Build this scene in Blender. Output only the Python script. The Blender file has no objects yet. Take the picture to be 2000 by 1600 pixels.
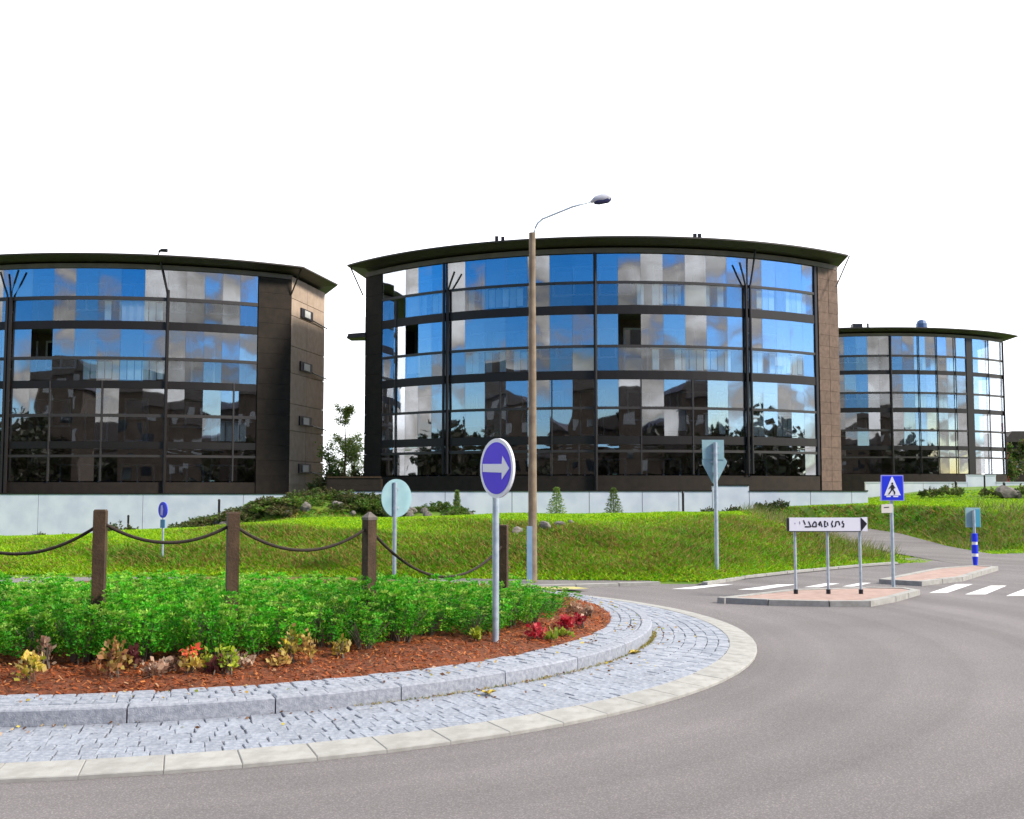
import bpy, bmesh, math, random
import numpy as np
from mathutils import Vector, Matrix

random.seed(7); rng = np.random.default_rng(7)
SC = bpy.context.scene
COL = SC.collection
PI = math.pi

# ------------------------------------------------------------------ camera
F = 2144.0; PITCH = math.atan(155 / F); EYE = 1.7
cam = bpy.data.cameras.new('camera'); camo = bpy.data.objects.new('camera', cam); COL.objects.link(camo)
cam.sensor_width = 36; cam.lens = 36 * F / 2000; cam.clip_end = 3000; cam.clip_start = 0.05
camo.location = (0, 0, EYE); camo.rotation_euler = (PI / 2 + PITCH, 0, 0)
SC.camera = camo
# ------------------------------------------------------------------ light
SUN_EL, SUN_AZ = math.radians(36), math.radians(114)       # azimuth from +Y towards +X
EXPOSURE = 1.95
w = bpy.data.worlds.new('World'); SC.world = w; w.use_nodes = True
nt = w.node_tree; N = nt.nodes; L = nt.links; N.clear()
out = N.new('ShaderNodeOutputWorld'); bg = N.new('ShaderNodeBackground'); L.new(bg.outputs[0], out.inputs[0])
bg.inputs[1].default_value = 0.1
sky = N.new('ShaderNodeTexSky'); sky.sky_type = 'NISHITA'; sky.sun_disc = False
sky.sun_elevation = SUN_EL; sky.sun_rotation = SUN_AZ; sky.dust_density = 0.3; sky.ozone_density = 3.0; sky.air_density = 1.0
hs = N.new('ShaderNodeHueSaturation'); hs.inputs['Saturation'].default_value = 1.55; hs.inputs['Value'].default_value = 0.46; L.new(sky.outputs[0], hs.inputs['Color'])
tn_ = N.new('ShaderNodeMixRGB'); tn_.blend_type = 'MULTIPLY'; tn_.inputs[0].default_value = 1; tn_.inputs[2].default_value = (.74, .86, 1.14, 1); L.new(hs.outputs[0], tn_.inputs[1])
geo = N.new('ShaderNodeNewGeometry')
neg = N.new('ShaderNodeVectorMath'); neg.operation = 'SCALE'; neg.inputs['Scale'].default_value = -1.0
L.new(geo.outputs['Incoming'], neg.inputs[0])
sep = N.new('ShaderNodeSeparateXYZ'); L.new(neg.outputs[0], sep.inputs[0])
mp = N.new('ShaderNodeMapping'); mp.inputs['Scale'].default_value = (1, 1, 1.8); L.new(neg.outputs[0], mp.inputs[0])
nz = N.new('ShaderNodeTexNoise'); nz.inputs['Scale'].default_value = 5.6; nz.inputs['Detail'].default_value = 6; nz.inputs['Roughness'].default_value = 0.55
L.new(mp.outputs[0], nz.inputs['Vector'])
fr = N.new('ShaderNodeMapRange'); fr.interpolation_type = 'SMOOTHSTEP'
fr.inputs['From Min'].default_value = -0.35; fr.inputs['From Max'].default_value = 0.45
fr.inputs['To Min'].default_value = 0.0; fr.inputs['To Max'].default_value = 0.62
L.new(sep.outputs['Y'], fr.inputs['Value'])
ad = N.new('ShaderNodeMath'); ad.operation = 'ADD'; L.new(nz.outputs['Fac'], ad.inputs[0]); L.new(fr.outputs[0], ad.inputs[1])
cm = N.new('ShaderNodeMapRange'); cm.interpolation_type = 'SMOOTHSTEP'
cm.inputs['From Min'].default_value = 0.48; cm.inputs['From Max'].default_value = 0.57; L.new(ad.outputs[0], cm.inputs['Value'])
cc = N.new('ShaderNodeMixRGB'); cc.inputs[1].default_value = (1.25, 1.12, 1.0, 1); cc.inputs[2].default_value = (5.6, 5.7, 5.9, 1)
cr = N.new('ShaderNodeMapRange'); cr.inputs['From Min'].default_value = 0.54; cr.inputs['From Max'].default_value = 0.80; L.new(ad.outputs[0], cr.inputs['Value'])
L.new(cr.outputs[0], cc.inputs[0])
mx = N.new('ShaderNodeMixRGB'); L.new(cm.outputs[0], mx.inputs[0]); L.new(tn_.outputs[0], mx.inputs[1]); L.new(cc.outputs[0], mx.inputs[2])
L.new(mx.outputs[0], bg.inputs[0])
sl = bpy.data.lights.new('sun', 'SUN'); sl.energy = 1.5; sl.angle = math.radians(11); sl.color = (1, .93, .82)
so = bpy.data.objects.new('sun', sl); COL.objects.link(so); so.location = (60, 0, 60)
sd = Vector((math.sin(SUN_AZ) * math.cos(SUN_EL), math.cos(SUN_AZ) * math.cos(SUN_EL), math.sin(SUN_EL)))
so.rotation_euler = sd.to_track_quat('Z', 'Y').to_euler()
SC.view_settings.view_transform = 'Standard'; SC.view_settings.look = 'None'
SC.view_settings.exposure = EXPOSURE; SC.view_settings.gamma = 1; SC.view_settings.use_curve_mapping = False
SC.cycles.max_bounces = 10; SC.cycles.transparent_max_bounces = 16

# ------------------------------------------------------------------ surveying helpers
def ray(px, py):
    u = (px - 1000) / F; v = (800 - py) / F
    return (u, math.cos(PITCH) - math.sin(PITCH) * v, math.sin(PITCH) + math.cos(PITCH) * v)
def at(px, py, Y):
    r = ray(px, py); k = Y / r[1]; return Vector((r[0] * k, Y, EYE + r[2] * k))
def gnd(px, py, z=0.0):
    r = ray(px, py); k = (z - EYE) / r[2]; return Vector((r[0] * k, r[1] * k, z))
def pxang(px, C, R, zz=4.0):
    """angle (from -Y) at which the line of sight of column px meets the cylinder"""
    r = ray(px, 955 - (zz - EYE) * F / 52); dx, dy = r[0], r[1]
    a = dx * dx + dy * dy; b = -2 * (dx * C[0] + dy * C[1]); c = C[0] ** 2 + C[1] ** 2 - R * R
    t = (-b - math.sqrt(max(0, b * b - 4 * a * c))) / (2 * a)
    return math.atan2(dx * t - C[0], C[1] - dy * t)
def cyl(C, R, a, z): return Vector((C[0] + R * math.sin(a), C[1] - R * math.cos(a), z))

# ------------------------------------------------------------------ materials
def mat(name, c1, c2=None, rough=0.7, scale=8.0, detail=5, bump=0.0, bscale=None, metal=0.0, spec=0.4, lo=0.35, hi=0.65, coords='Object', trans=0.0):
    m = bpy.data.materials.new(name); m.use_nodes = True
    t = m.node_tree; n = t.nodes; l = t.links; b = n['Principled BSDF']
    b.inputs['Roughness'].default_value = rough; b.inputs['Metallic'].default_value = metal
    b.inputs['Specular IOR Level'].default_value = spec
    tc = n.new('ShaderNodeTexCoord')
    if c2 is not None:
        nz = n.new('ShaderNodeTexNoise'); nz.inputs['Scale'].default_value = scale; nz.inputs['Detail'].default_value = detail
        l.new(tc.outputs[coords], nz.inputs['Vector'])
        rp = n.new('ShaderNodeValToRGB'); rp.color_ramp.elements[0].position = lo; rp.color_ramp.elements[1].position = hi
        rp.color_ramp.elements[0].color = (*c1, 1); rp.color_ramp.elements[1].color = (*c2, 1)
        l.new(nz.outputs['Fac'], rp.inputs[0]); l.new(rp.outputs[0], b.inputs['Base Color'])
        m['ramp'] = rp.name
    else:
        b.inputs['Base Color'].default_value = (*c1, 1)
    if bump:
        nb = n.new('ShaderNodeTexNoise'); nb.inputs['Scale'].default_value = bscale or scale * 3; nb.inputs['Detail'].default_value = 6
        l.new(tc.outputs[coords], nb.inputs['Vector'])
        bp = n.new('ShaderNodeBump'); bp.inputs['Strength'].default_value = bump; bp.inputs['Distance'].default_value = 0.02
        l.new(nb.outputs['Fac'], bp.inputs['Height']); l.new(bp.outputs[0], b.inputs['Normal'])
    if trans:
        tr = n.new('ShaderNodeBsdfTranslucent'); ms = n.new('ShaderNodeMixShader'); ms.inputs[0].default_value = trans
        src = b.inputs['Base Color'].links
        if src: l.new(src[0].from_socket, tr.inputs[0])
        else: tr.inputs[0].default_value = (*c1, 1)
        o = n['Material Output']; l.new(b.outputs[0], ms.inputs[1]); l.new(tr.outputs[0], ms.inputs[2]); l.new(ms.outputs[0], o.inputs[0])
    return m
def per_object(m, amount=0.25):
    """each piece a little lighter or darker than its neighbours"""
    t = m.node_tree; n = t.nodes; l = t.links; b = n['Principled BSDF']
    oi = n.new('ShaderNodeObjectInfo'); mr = n.new('ShaderNodeMapRange')
    mr.inputs['To Min'].default_value = 1 - amount; mr.inputs['To Max'].default_value = 1 + amount
    l.new(oi.outputs['Random'], mr.inputs['Value'])
    hsv = n.new('ShaderNodeHueSaturation'); l.new(mr.outputs[0], hsv.inputs['Value'])
    s = b.inputs['Base Color'].links
    if s: l.new(s[0].from_socket, hsv.inputs['Color'])
    else: hsv.inputs['Color'].default_value = b.inputs['Base Color'].default_value
    l.new(hsv.outputs[0], b.inputs['Base Color']); return m
def attr_mat(name, rough=0.6, trans=0.3, vary=0.0):
    """colour from the per-leaf attribute"""
    m = bpy.data.materials.new(name); m.use_nodes = True; t = m.node_tree; n = t.nodes; l = t.links; b = n['Principled BSDF']
    a = n.new('ShaderNodeAttribute'); a.attribute_name = 'Col'; src = a.outputs['Color']
    if vary:
        oi = n.new('ShaderNodeObjectInfo'); mr = n.new('ShaderNodeMapRange')
        mr.inputs['To Min'].default_value = 1 - vary; mr.inputs['To Max'].default_value = 1 + vary
        l.new(oi.outputs['Random'], mr.inputs['Value'])
        hsv = n.new('ShaderNodeHueSaturation'); l.new(mr.outputs[0], hsv.inputs['Value']); l.new(src, hsv.inputs['Color']); src = hsv.outputs[0]
    l.new(src, b.inputs['Base Color']); b.inputs['Roughness'].default_value = rough; b.inputs['Specular IOR Level'].default_value = 0.25
    tr = n.new('ShaderNodeBsdfTranslucent'); l.new(src, tr.inputs[0])
    ms = n.new('ShaderNodeMixShader'); ms.inputs[0].default_value = trans
    l.new(b.outputs[0], ms.inputs[1]); l.new(tr.outputs[0], ms.inputs[2]); l.new(ms.outputs[0], n['Material Output'].inputs[0])
    return m
def glass_mat(name, tint=(.62, .66, .68), base=.34, wav=0.0060):
    m = bpy.data.materials.new(name); m.use_nodes = True; t = m.node_tree; n = t.nodes; l = t.links; n.remove(n['Principled BSDF'])
    tr = n.new('ShaderNodeBsdfTransparent'); tr.inputs[0].default_value = (*tint, 1)
    gl = n.new('ShaderNodeBsdfGlossy'); gl.inputs['Roughness'].default_value = 0.015; gl.inputs[0].default_value = (.93, .96, 1, 1)
    lw = n.new('ShaderNodeLayerWeight'); lw.inputs[0].default_value = 0.35
    mr = n.new('ShaderNodeMapRange'); mr.inputs['To Min'].default_value = base; mr.inputs['To Max'].default_value = 1.0
    l.new(lw.outputs['Facing'], mr.inputs['Value'])
    tc = n.new('ShaderNodeTexCoord'); nb = n.new('ShaderNodeTexNoise'); nb.inputs['Scale'].default_value = 0.75; nb.inputs['Detail'].default_value = 1
    l.new(tc.outputs['Object'], nb.inputs['Vector'])
    oi = n.new('ShaderNodeObjectInfo'); va = n.new('ShaderNodeVectorMath'); l.new(tc.outputs['Object'], va.inputs[0])
    sc = n.new('ShaderNodeMath'); sc.operation = 'MULTIPLY'; sc.inputs[1].default_value = 40; l.new(oi.outputs['Random'], sc.inputs[0]); l.new(sc.outputs[0], va.inputs[1]); l.new(va.outputs[0], nb.inputs['Vector'])
    bp = n.new('ShaderNodeBump'); bp.inputs['Strength'].default_value = 1.0; bp.inputs['Distance'].default_value = wav
    l.new(nb.outputs['Fac'], bp.inputs['Height']); l.new(bp.outputs[0], gl.inputs['Normal'])
    ms = n.new('ShaderNodeMixShader'); l.new(mr.outputs[0], ms.inputs[0]); l.new(tr.outputs[0], ms.inputs[1]); l.new(gl.outputs[0], ms.inputs[2])
    l.new(ms.outputs[0], n['Material Output'].inputs[0]); return m

M = {}
M['ground'] = mat('ground', (.05, .08, .02), (.08, .11, .03), .95, .3)
M['lawn'] = mat('lawn', (.055, .16, .008), (.14, .20, .012), .95, 1.6, 8, .6, 30)
M['soil'] = mat('soil', (.20, .055, .018), (.10, .032, .012), .95, 12, 6, .8, 60)
M['kerb_conc'] = per_object(mat('concrete_edge', (.265, .258, .235), (.335, .328, .303), .85, 11, 6, .25, 160), .06)
M['granite'] = per_object(mat('granite', (.20, .215, .25), (.31, .325, .36), .7, 30, 8, .3, 90), .08)
M['sett'] = per_object(mat('sett', (.20, .22, .26), (.31, .33, .37), .75, 22, 8, .5, 60), .09)
M['sett_many'] = mat('sett_many', (.195, .215, .255), (.315, .335, .375), .75, 9, 8, .5, 60)
M['mortar'] = mat('mortar', (.12, .12, .125), (.22, .225, .235), .95, 16, 6, .5, 70)
M['brown'] = mat('brown_cladding', (.017, .011, .007), (.026, .017, .011), .85, 3, 5, .1, 40)
M['tan'] = per_object(mat('tan_panel', (.36, .27, .20), (.43, .33, .255), .75, 3, 6, .15, 60), .06)
M['pillar'] = per_object(mat('brown_tile', (.10, .062, .045), (.15, .095, .07), .75, 5, 6, .2, 60), .10)
M['fascia'] = mat('fascia', (.13, .10, .085), (.17, .13, .11), .7, 2, 4)
M['frame'] = mat('dark_frame', (.012, .008, .006), None, .45)
M['rail'] = mat('rail', (.045, .038, .035), None, .4)
M['roof'] = mat('roof_sheet', (.030, .022, .019), (.045, .034, .030), .55, 4)
M['slab'] = mat('balcony_slab', (.10, .09, .08), (.13, .12, .10), .85, 4)
M['inner'] = mat('inner_wall', (.085, .060, .042), (.15, .11, .08), .85, 1.4)
M['glass'] = glass_mat('balcony_glass', (.74, .76, .78), .30, .0050)
M['clearglass'] = glass_mat('parapet_glass', (.86, .90, .92), .14, .003)
M['dglass'] = mat('window_glass', (.01, .012, .015), None, .05, spec=1.0)
M['white'] = mat('white_render', (.58, .62, .71), (.70, .735, .80), .85, 1.3, 6, .06, 50)
M['wframe'] = mat('white_frame', (.55, .55, .53), None, .5)
M['beige'] = per_object(mat('blind', (.60, .50, .38), (.70, .62, .50), .9, 2, 3), .25)
M['curtain'] = per_object(mat('curtain', (.74, .76, .78), (.82, .82, .82), .9, 3, 3), .2)
M['wood'] = mat('post_wood', (.038, .020, .009), (.070, .040, .019), .8, 9, 7, .35, 50)
M['pole_wood'] = mat('pole_wood', (.17, .125, .08), (.25, .195, .13), .8, 6, 7, .3, 60)
M['rope'] = mat('rope', (.020, .012, .008), (.035, .022, .014), .8, 40, 4, .5, 120)
M['galv'] = mat('galvanised', (.33, .40, .46), (.46, .53, .58), .45, 14, 5, metal=.45)
M['signback'] = mat('sign_back', (.24, .40, .43), (.31, .48, .50), .5, 3, 4, metal=.2)
M['bluepurple'] = mat('sign_blue', (.050, .012, .62), (.062, .016, .70), .55, 2)
M['blue'] = mat('sign_blue_plain', (.008, .028, .65), None, .5)
M['signwhite'] = mat('sign_white', (.74, .74, .80), None, .45)
M['black'] = mat('sign_black', (.008, .006, .012), None, .5)
M['yellow'] = mat('sign_yellow', (.75, .55, .12), None, .5)
M['pinkpave'] = mat('pink_paver', (.30, .20, .165), (.38, .265, .22), .9, 7, 6, .2, 40)
M['paint'] = mat('road_paint', (.62, .62, .60), (.78, .78, .76), .7, 9, 6, .2, 60)
M['ypaint'] = mat('yellow_paint', (.46, .40, .10), (.36, .35, .16), .8, 6, 6)
M['leaf'] = attr_mat('leaf', .55, .35, .30)
M['grass'] = attr_mat('grass_blade', .65, .35)
M['bark'] = mat('bark', (.09, .07, .05), (.16, .13, .10), .9, 14, 6, .4, 50)
M['rock'] = per_object(mat('rock', (.09, .08, .07), (.20, .18, .155), .9, 5, 8, .6, 20), .25)
M['bluegrey'] = mat('blue_grey_plastic', (.20, .33, .46), (.26, .39, .52), .5, 5)
M['red'] = mat('red_board', (.36, .02, .03), (.42, .03, .04), .7, 6)
M['blockwall'] = per_object(mat('block_wall', (.030, .020, .013), (.045, .031, .021), .85, .8), .2)
M['metaldark'] = mat('dark_metal', (.03, .03, .034), None, .4, metal=.5)
M['lampgrey'] = mat('lamp_grey', (.55, .56, .60), None, .4)

# asphalt with chips, broad wear and faint tyre-polished arcs round the island
def asphalt(name, a, b_):
    m = mat(name, a, b_, .9, 55, 8, .5, 260, lo=.3, hi=.7)
    t = m.node_tree; n = t.nodes; l = t.links; b = n['Principled BSDF']
    tc = n.new('ShaderNodeTexCoord'); nn = n.new('ShaderNodeTexNoise'); nn.inputs['Scale'].default_value = .35; nn.inputs['Detail'].default_value = 6
    l.new(tc.outputs['Object'], nn.inputs['Vector'])
    vo = n.new('ShaderNodeTexVoronoi'); vo.inputs['Scale'].default_value = 75; l.new(tc.outputs['Object'], vo.inputs['Vector'])
    vr = n.new('ShaderNodeMapRange'); vr.inputs['From Min'].default_value = .0; vr.inputs['From Max'].default_value = .5; vr.inputs['To Min'].default_value = 1.42; vr.inputs['To Max'].default_value = .75
    l.new(vo.outputs['Distance'], vr.inputs['Value'])
    wr = n.new('ShaderNodeMapRange'); wr.inputs['From Min'].default_value = .3; wr.inputs['From Max'].default_value = .7; wr.inputs['To Min'].default_value = .84; wr.inputs['To Max'].default_value = 1.14
    l.new(nn.outputs['Fac'], wr.inputs['Value'])
    # wheel tracks: rings about the island centre
    ln = n.new('ShaderNodeVectorMath'); ln.operation = 'DISTANCE'; ln.inputs[1].default_value = (-4.0, 13.15, 0); l.new(tc.outputs['Object'], ln.inputs[0])
    sn = n.new('ShaderNodeTexNoise'); sn.noise_dimensions = '1D'; sn.inputs['Scale'].default_value = 1.3; sn.inputs['Detail'].default_value = 4; l.new(ln.outputs['Value'], sn.inputs['W'])
    sr = n.new('ShaderNodeMapRange'); sr.inputs['From Min'].default_value = .3; sr.inputs['From Max'].default_value = .7; sr.inputs['To Min'].default_value = .86; sr.inputs['To Max'].default_value = 1.10
    l.new(sn.outputs['Fac'], sr.inputs['Value'])
    m1 = n.new('ShaderNodeMath'); m1.operation = 'MULTIPLY'; l.new(vr.outputs[0], m1.inputs[0]); l.new(wr.outputs[0], m1.inputs[1])
    m2 = n.new('ShaderNodeMath'); m2.operation = 'MULTIPLY'; l.new(m1.outputs[0], m2.inputs[0]); l.new(sr.outputs[0], m2.inputs[1])
    hsv = n.new('ShaderNodeHueSaturation'); src = b.inputs['Base Color'].links[0].from_socket
    l.new(src, hsv.inputs['Color']); l.new(m2.outputs[0], hsv.inputs['Value']); l.new(hsv.outputs[0], b.inputs['Base Color'])
    return m
M['asphalt'] = asphalt('asphalt', (.178, .160, .157), (.234, .212, .207))
M['path'] = asphalt('path_asphalt', (.17, .157, .15), (.22, .20, .19))

# ------------------------------------------------------------------ object helpers
def wl(o):
    v = Vector(o.location)
    while o.parent: o = o.parent; v += Vector(o.location)
    return v
def tag(o, label=None, cat=None, group=None, kind=None):
    if label: o['label'] = label
    if cat: o['category'] = cat
    if group: o['group'] = group
    if kind: o['kind'] = kind
    return o
def empty(name, loc, label=None, cat=None, group=None, rz=0.0):
    o = bpy.data.objects.new(name, None); COL.objects.link(o); o.location = loc; o.rotation_euler = (0, 0, rz); o.empty_display_size = .2
    return tag(o, label, cat, group)
def link(name, me, parent=None, loc=(0, 0, 0), rot=(0, 0, 0), scale=(1, 1, 1)):
    o = bpy.data.objects.new(name, me); COL.objects.link(o); o.parent = parent; o.location = loc; o.rotation_euler = rot; o.scale = scale
    return o
def copy_tree(o, parent=None):
    c = o.copy(); COL.objects.link(c); c.parent = parent
    for k in list(o.children): copy_tree(k, c)
    return c
class MB:
    def __init__(s): s.v = []; s.f = []
    def add(s, vs, fs):
        o = len(s.v); s.v += [tuple(v) for v in vs]; s.f += [tuple(i + o for i in f) for f in fs]; return s
    def box(s, c, d, rz=0.0, taper=1.0):
        ca, sa = math.cos(rz), math.sin(rz); vs = []
        for z in (-1, 1):
            k = taper if z > 0 else 1
            for x, y in ((-1, -1), (1, -1), (1, 1), (-1, 1)):
                X, Y = x * d[0] / 2 * k, y * d[1] / 2 * k
                vs.append((c[0] + X * ca - Y * sa, c[1] + X * sa + Y * ca, c[2] + z * d[2] / 2))
        return s.add(vs, [(3, 2, 1, 0), (4, 5, 6, 7), (0, 1, 5, 4), (1, 2, 6, 5), (2, 3, 7, 6), (3, 0, 4, 7)])
    def tube(s, pts, r, n=8, cap=True):
        pts = [Vector(p) for p in pts]; rs = r if isinstance(r, (list, tuple)) else [r] * len(pts); o = len(s.v)
        up = Vector((0, 0, 1))
        for i, p in enumerate(pts):
            t = (pts[min(i + 1, len(pts) - 1)] - pts[max(i - 1, 0)]).normalized()
            ref = up if abs(t.z) < .95 else Vector((1, 0, 0))
            a = t.cross(ref).normalized(); b = a.cross(t)
            for k in range(n):
                q = 2 * PI * k / n; s.v.append(tuple(p + (a * math.cos(q) + b * math.sin(q)) * rs[i]))
        for i in range(len(pts) - 1):
            for k in range(n):
                s.f.append((o + i * n + k, o + i * n + (k + 1) % n, o + (i + 1) * n + (k + 1) % n, o + (i + 1) * n + k))
        if cap:
            s.f.append(tuple(o + k for k in range(n))[::-1]); s.f.append(tuple(o + (len(pts) - 1) * n + k for k in range(n)))
        return s
    def prism(s, poly, z0, z1, inset=0.0):
        n = len(poly); cx = sum(p[0] for p in poly) / n; cy = sum(p[1] for p in poly) / n
        def ins(p):
            d = Vector((cx - p[0], cy - p[1])); k = d.length or 1; return (p[0] + d.x / k * inset, p[1] + d.y / k * inset)
        vs = [(p[0], p[1], z0) for p in poly] + [(*ins(p), z1) for p in poly]
        return s.add(vs, [tuple(range(n))[::-1], tuple(range(n, 2 * n))] + [(i, (i + 1) % n, (i + 1) % n + n, i + n) for i in range(n)])
    def vprism(s, poly, y0, y1):
        """polygon in local x,z pushed along y"""
        n = len(poly); vs = [(p[0], y0, p[1]) for p in poly] + [(p[0], y1, p[1]) for p in poly]
        return s.add(vs, [tuple(range(n)), tuple(range(n, 2 * n))[::-1]] + [(i, i + n, (i + 1) % n + n, (i + 1) % n) for i in range(n)])
    def arc(s, C, r0, r1, a0, a1, z0, z1, n=None):
        n = n or max(1, int(abs(a1 - a0) / math.radians(2.5)) + 1); o = len(s.v)
        for i in range(n + 1):
            a = a0 + (a1 - a0) * i / n
            for r, z in ((r0, z0), (r1, z0), (r1, z1), (r0, z1)): s.v.append(tuple(cyl(C, r, a, z)))
        for i in range(n):
            for k in range(4):
                s.f.append((o + i * 4 + k, o + (i + 1) * 4 + k, o + (i + 1) * 4 + (k + 1) % 4, o + i * 4 + (k + 1) % 4))
        s.f.append((o + 3, o + 2, o + 1, o)); e = o + n * 4; s.f.append((e, e + 1, e + 2, e + 3))
        return s
    def mesh(s, name, m, smooth=False, fix=True):
        me = bpy.data.meshes.new(name); me.from_pydata(s.v, [], s.f); me.materials.append(m)
        if fix:
            b = bmesh.new(); b.from_mesh(me); bmesh.ops.recalc_face_normals(b, faces=b.faces); b.to_mesh(me); b.free()
        if smooth:
            for p in me.polygons: p.use_smooth = True
        return me
    def build(s, name, m, parent=None, local=False, smooth=False):
        if parent is not None and not local:
            d = wl(parent); s.v = [(v[0] - d.x, v[1] - d.y, v[2] - d.z) for v in s.v]
        return link(name, s.mesh(name, m, smooth), parent)
def np_mesh(name, V, faces_n, m, cols=None):
    """V (k,n,3): k separate n-gons; cols (k,3)"""
    k, n = V.shape[:2]; me = bpy.data.meshes.new(name)
    me.vertices.add(k * n); me.vertices.foreach_set('co', V.reshape(-1).astype(np.float32))
    me.loops.add(k * n); me.loops.foreach_set('vertex_index', np.arange(k * n, dtype=np.int32))
    me.polygons.add(k); me.polygons.foreach_set('loop_start', np.arange(0, k * n, n, dtype=np.int32)); me.polygons.foreach_set('loop_total', np.full(k, n, dtype=np.int32))
    me.update(calc_edges=True)
    if cols is not None:
        at_ = me.color_attributes.new('Col', 'FLOAT_COLOR', 'POINT')
        c = np.ones((k, n, 4), np.float32); c[:, :, :3] = cols[:, None, :]; at_.data.foreach_set('color', c.reshape(-1))
    me.materials.append(m); return me
def smooth_angle(o):
    for p in o.data.polygons: p.use_smooth = True
    return o

# ------------------------------------------------------------------ terrain
IC = (-4.0, 13.15)                                           # centre of the roundabout island
EDGE = [(-80, 21.5), (-12, 21.5), (-5, 21.35), (-2, 20.8), (.5, 20.15), (3.55, 19.85), (4.5, 21.1), (5.56, 22.3), (7.69, 24.3), (8.75, 25.1), (9.6, 25.7), (9.95, 26.3), (10.1, 28.0),
        (12.4, 28.8), (14.5, 29.6), (40, 32.5), (90, 34)]
ASPH = EDGE + [(90, -70), (-80, -70)]
PATHC = np.array([(11.3, 25.0, -.01), (11.25, 27.5, .0), (11.2, 29.5, .02), (11.35, 32, .05), (11.75, 35, .10), (12.1, 38, .17), (11.5, 41.5, .32), (8, 44.5, .6), (3, 45.5, .62)])
def seg_dist(X, Y, pts, closed=False):
    P = np.array(pts, float); Q = np.roll(P, -1, 0) if closed else P[1:]; P = P if closed else P[:-1]
    best = np.full(X.shape, 1e9); bt = np.zeros(X.shape); bi = np.zeros(X.shape, int)
    for i, (p, q) in enumerate(zip(P, Q)):
        dx, dy = q[0] - p[0], q[1] - p[1]; t = np.clip(((X - p[0]) * dx + (Y - p[1]) * dy) / (dx * dx + dy * dy), 0, 1)
        d = np.hypot(X - p[0] - t * dx, Y - p[1] - t * dy); k = d < best
        best = np.where(k, d, best); bt = np.where(k, t, bt); bi = np.where(k, i, bi)
    return best, bi, bt
def inside(X, Y, pts):
    P = np.array(pts, float); r = np.zeros(X.shape, bool); j = len(P) - 1
    for i in range(len(P)):
        c = ((P[i, 1] > Y) != (P[j, 1] > Y)) & (X < (P[j, 0] - P[i, 0]) * (Y - P[i, 1]) / (P[j, 1] - P[i, 1] + 1e-12) + P[i, 0]); r ^= c; j = i
    return r
def sstep(a, b, x):
    t = np.clip((x - a) / (b - a), 0, 1); return t * t * (3 - 2 * t)
PXK = [-500, 0, 200, 350, 450, 600, 800, 1000, 1200, 1400, 1550, 1700, 1850, 2000, 2500]
HCREST = [.40, .42, .50, .62, .72, .86, .90, .97, 1.0, 1.0, 1.02, 1.03, 1.06, 1.06, 1.0]
HWALL = [-.65, -.63, -.5, -.42, -.2, .1, .40, .50, .55, .72, .92, 1.05, 1.06, 1.05, 1.0]
HFAR = [-.65, -.63, -.5, -.42, -.2, .1, .40, .50, .55, .8, 1.0, 1.15, 1.75, 1.9, 1.9]
def terrain(X, Y):
    X = np.asarray(X, float); Y = np.asarray(Y, float)
    px = 1000 + F * X / np.maximum(Y, 5)
    ins = inside(X, Y, ASPH); d, _, _ = seg_dist(X, Y, EDGE); s = np.where(ins, -d, d)
    hc = np.interp(px, PXK, HCREST); hw = np.interp(px, PXK, HWALL); hf = np.interp(px, PXK, HFAR)
    pl = hc + (hw - hc) * sstep(27, 46, Y); pl = pl + (hf - pl) * sstep(50, 68, Y)
    Lr = np.interp(X, [-30, -8, 0, 12, 16], [4.5, 5, 6.0, 6.0, 6.0]); u = np.clip(s / Lr, 0, 1)
    z = .03 + pl * np.sin(u * PI / 2) ** 1.05
    z = z + .05 * np.sin(X * 1.3 + .7 * Y) * np.sin(Y * .9) * np.clip(s / 2, 0, 1) * np.clip((34 - Y) / 6, 0, 1)
    # planted rock mound in front of the wall
    z = z + 1.0 * np.exp(-((X + 8.0) / 2.4) ** 2 - ((Y - 45.0) / 2.2) ** 2) + .55 * np.exp(-((X + 11.2) / 2.3) ** 2 - ((Y - 45.5) / 2.0) ** 2) + .42 * np.exp(-((X + 4.6) / 2.4) ** 2 - ((Y - 45.3) / 1.6) ** 2)
    pd, pi_, pt = seg_dist(X, Y, PATHC[:, :2]); pz = PATHC[pi_, 2] + (PATHC[np.minimum(pi_ + 1, len(PATHC) - 1), 2] - PATHC[pi_, 2]) * pt
    w_ = sstep(1.25, np.where(X < PATHC[np.minimum(pi_, 5), 0], 4.6, 3.2), pd); z = pz - .03 + (z - pz + .03) * w_
    z = np.where(s < 0, np.maximum(-.35, .03 + s * .6), z)
    return z, s, pd
def tz(x, y): return float(terrain(np.array([x]), np.array([y]))[0][0])
def on(px, Y): x = (px - 1000) / F * Y; return Vector((x, Y, tz(x, Y)))

def sheet(name, poly, z, m, parent=None, kind='structure'):
    b = MB(); b.v = [(p[0], p[1], z) for p in poly]; b.f = [tuple(range(len(poly)))]
    me = b.mesh(name, m, fix=False)
    bm = bmesh.new(); bm.from_mesh(me); bmesh.ops.triangulate(bm, faces=bm.faces); bmesh.ops.recalc_face_normals(bm, faces=bm.faces)
    for f in bm.faces:
        if f.normal.z < 0: f.normal_flip()
    bm.to_mesh(me); bm.free()
    o = link(name, me, parent)
    if kind: o['kind'] = kind
    return o
sheet('ground', [(-1500, -1500), (1500, -1500), (1500, 1500), (-1500, 1500)], -1.0, M['ground'])
def offset_poly(pl, d):
    P = np.array(pl, float); t = np.gradient(P, axis=0); t /= np.linalg.norm(t, axis=1)[:, None]
    return P + np.stack([t[:, 1], -t[:, 0]], -1) * d
ROADEDGE = [tuple(p) for p in offset_poly([q for q in EDGE if q not in ((9.95, 26.3), (10.1, 28.0), (9.6, 25.7))], -.8)]
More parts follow.
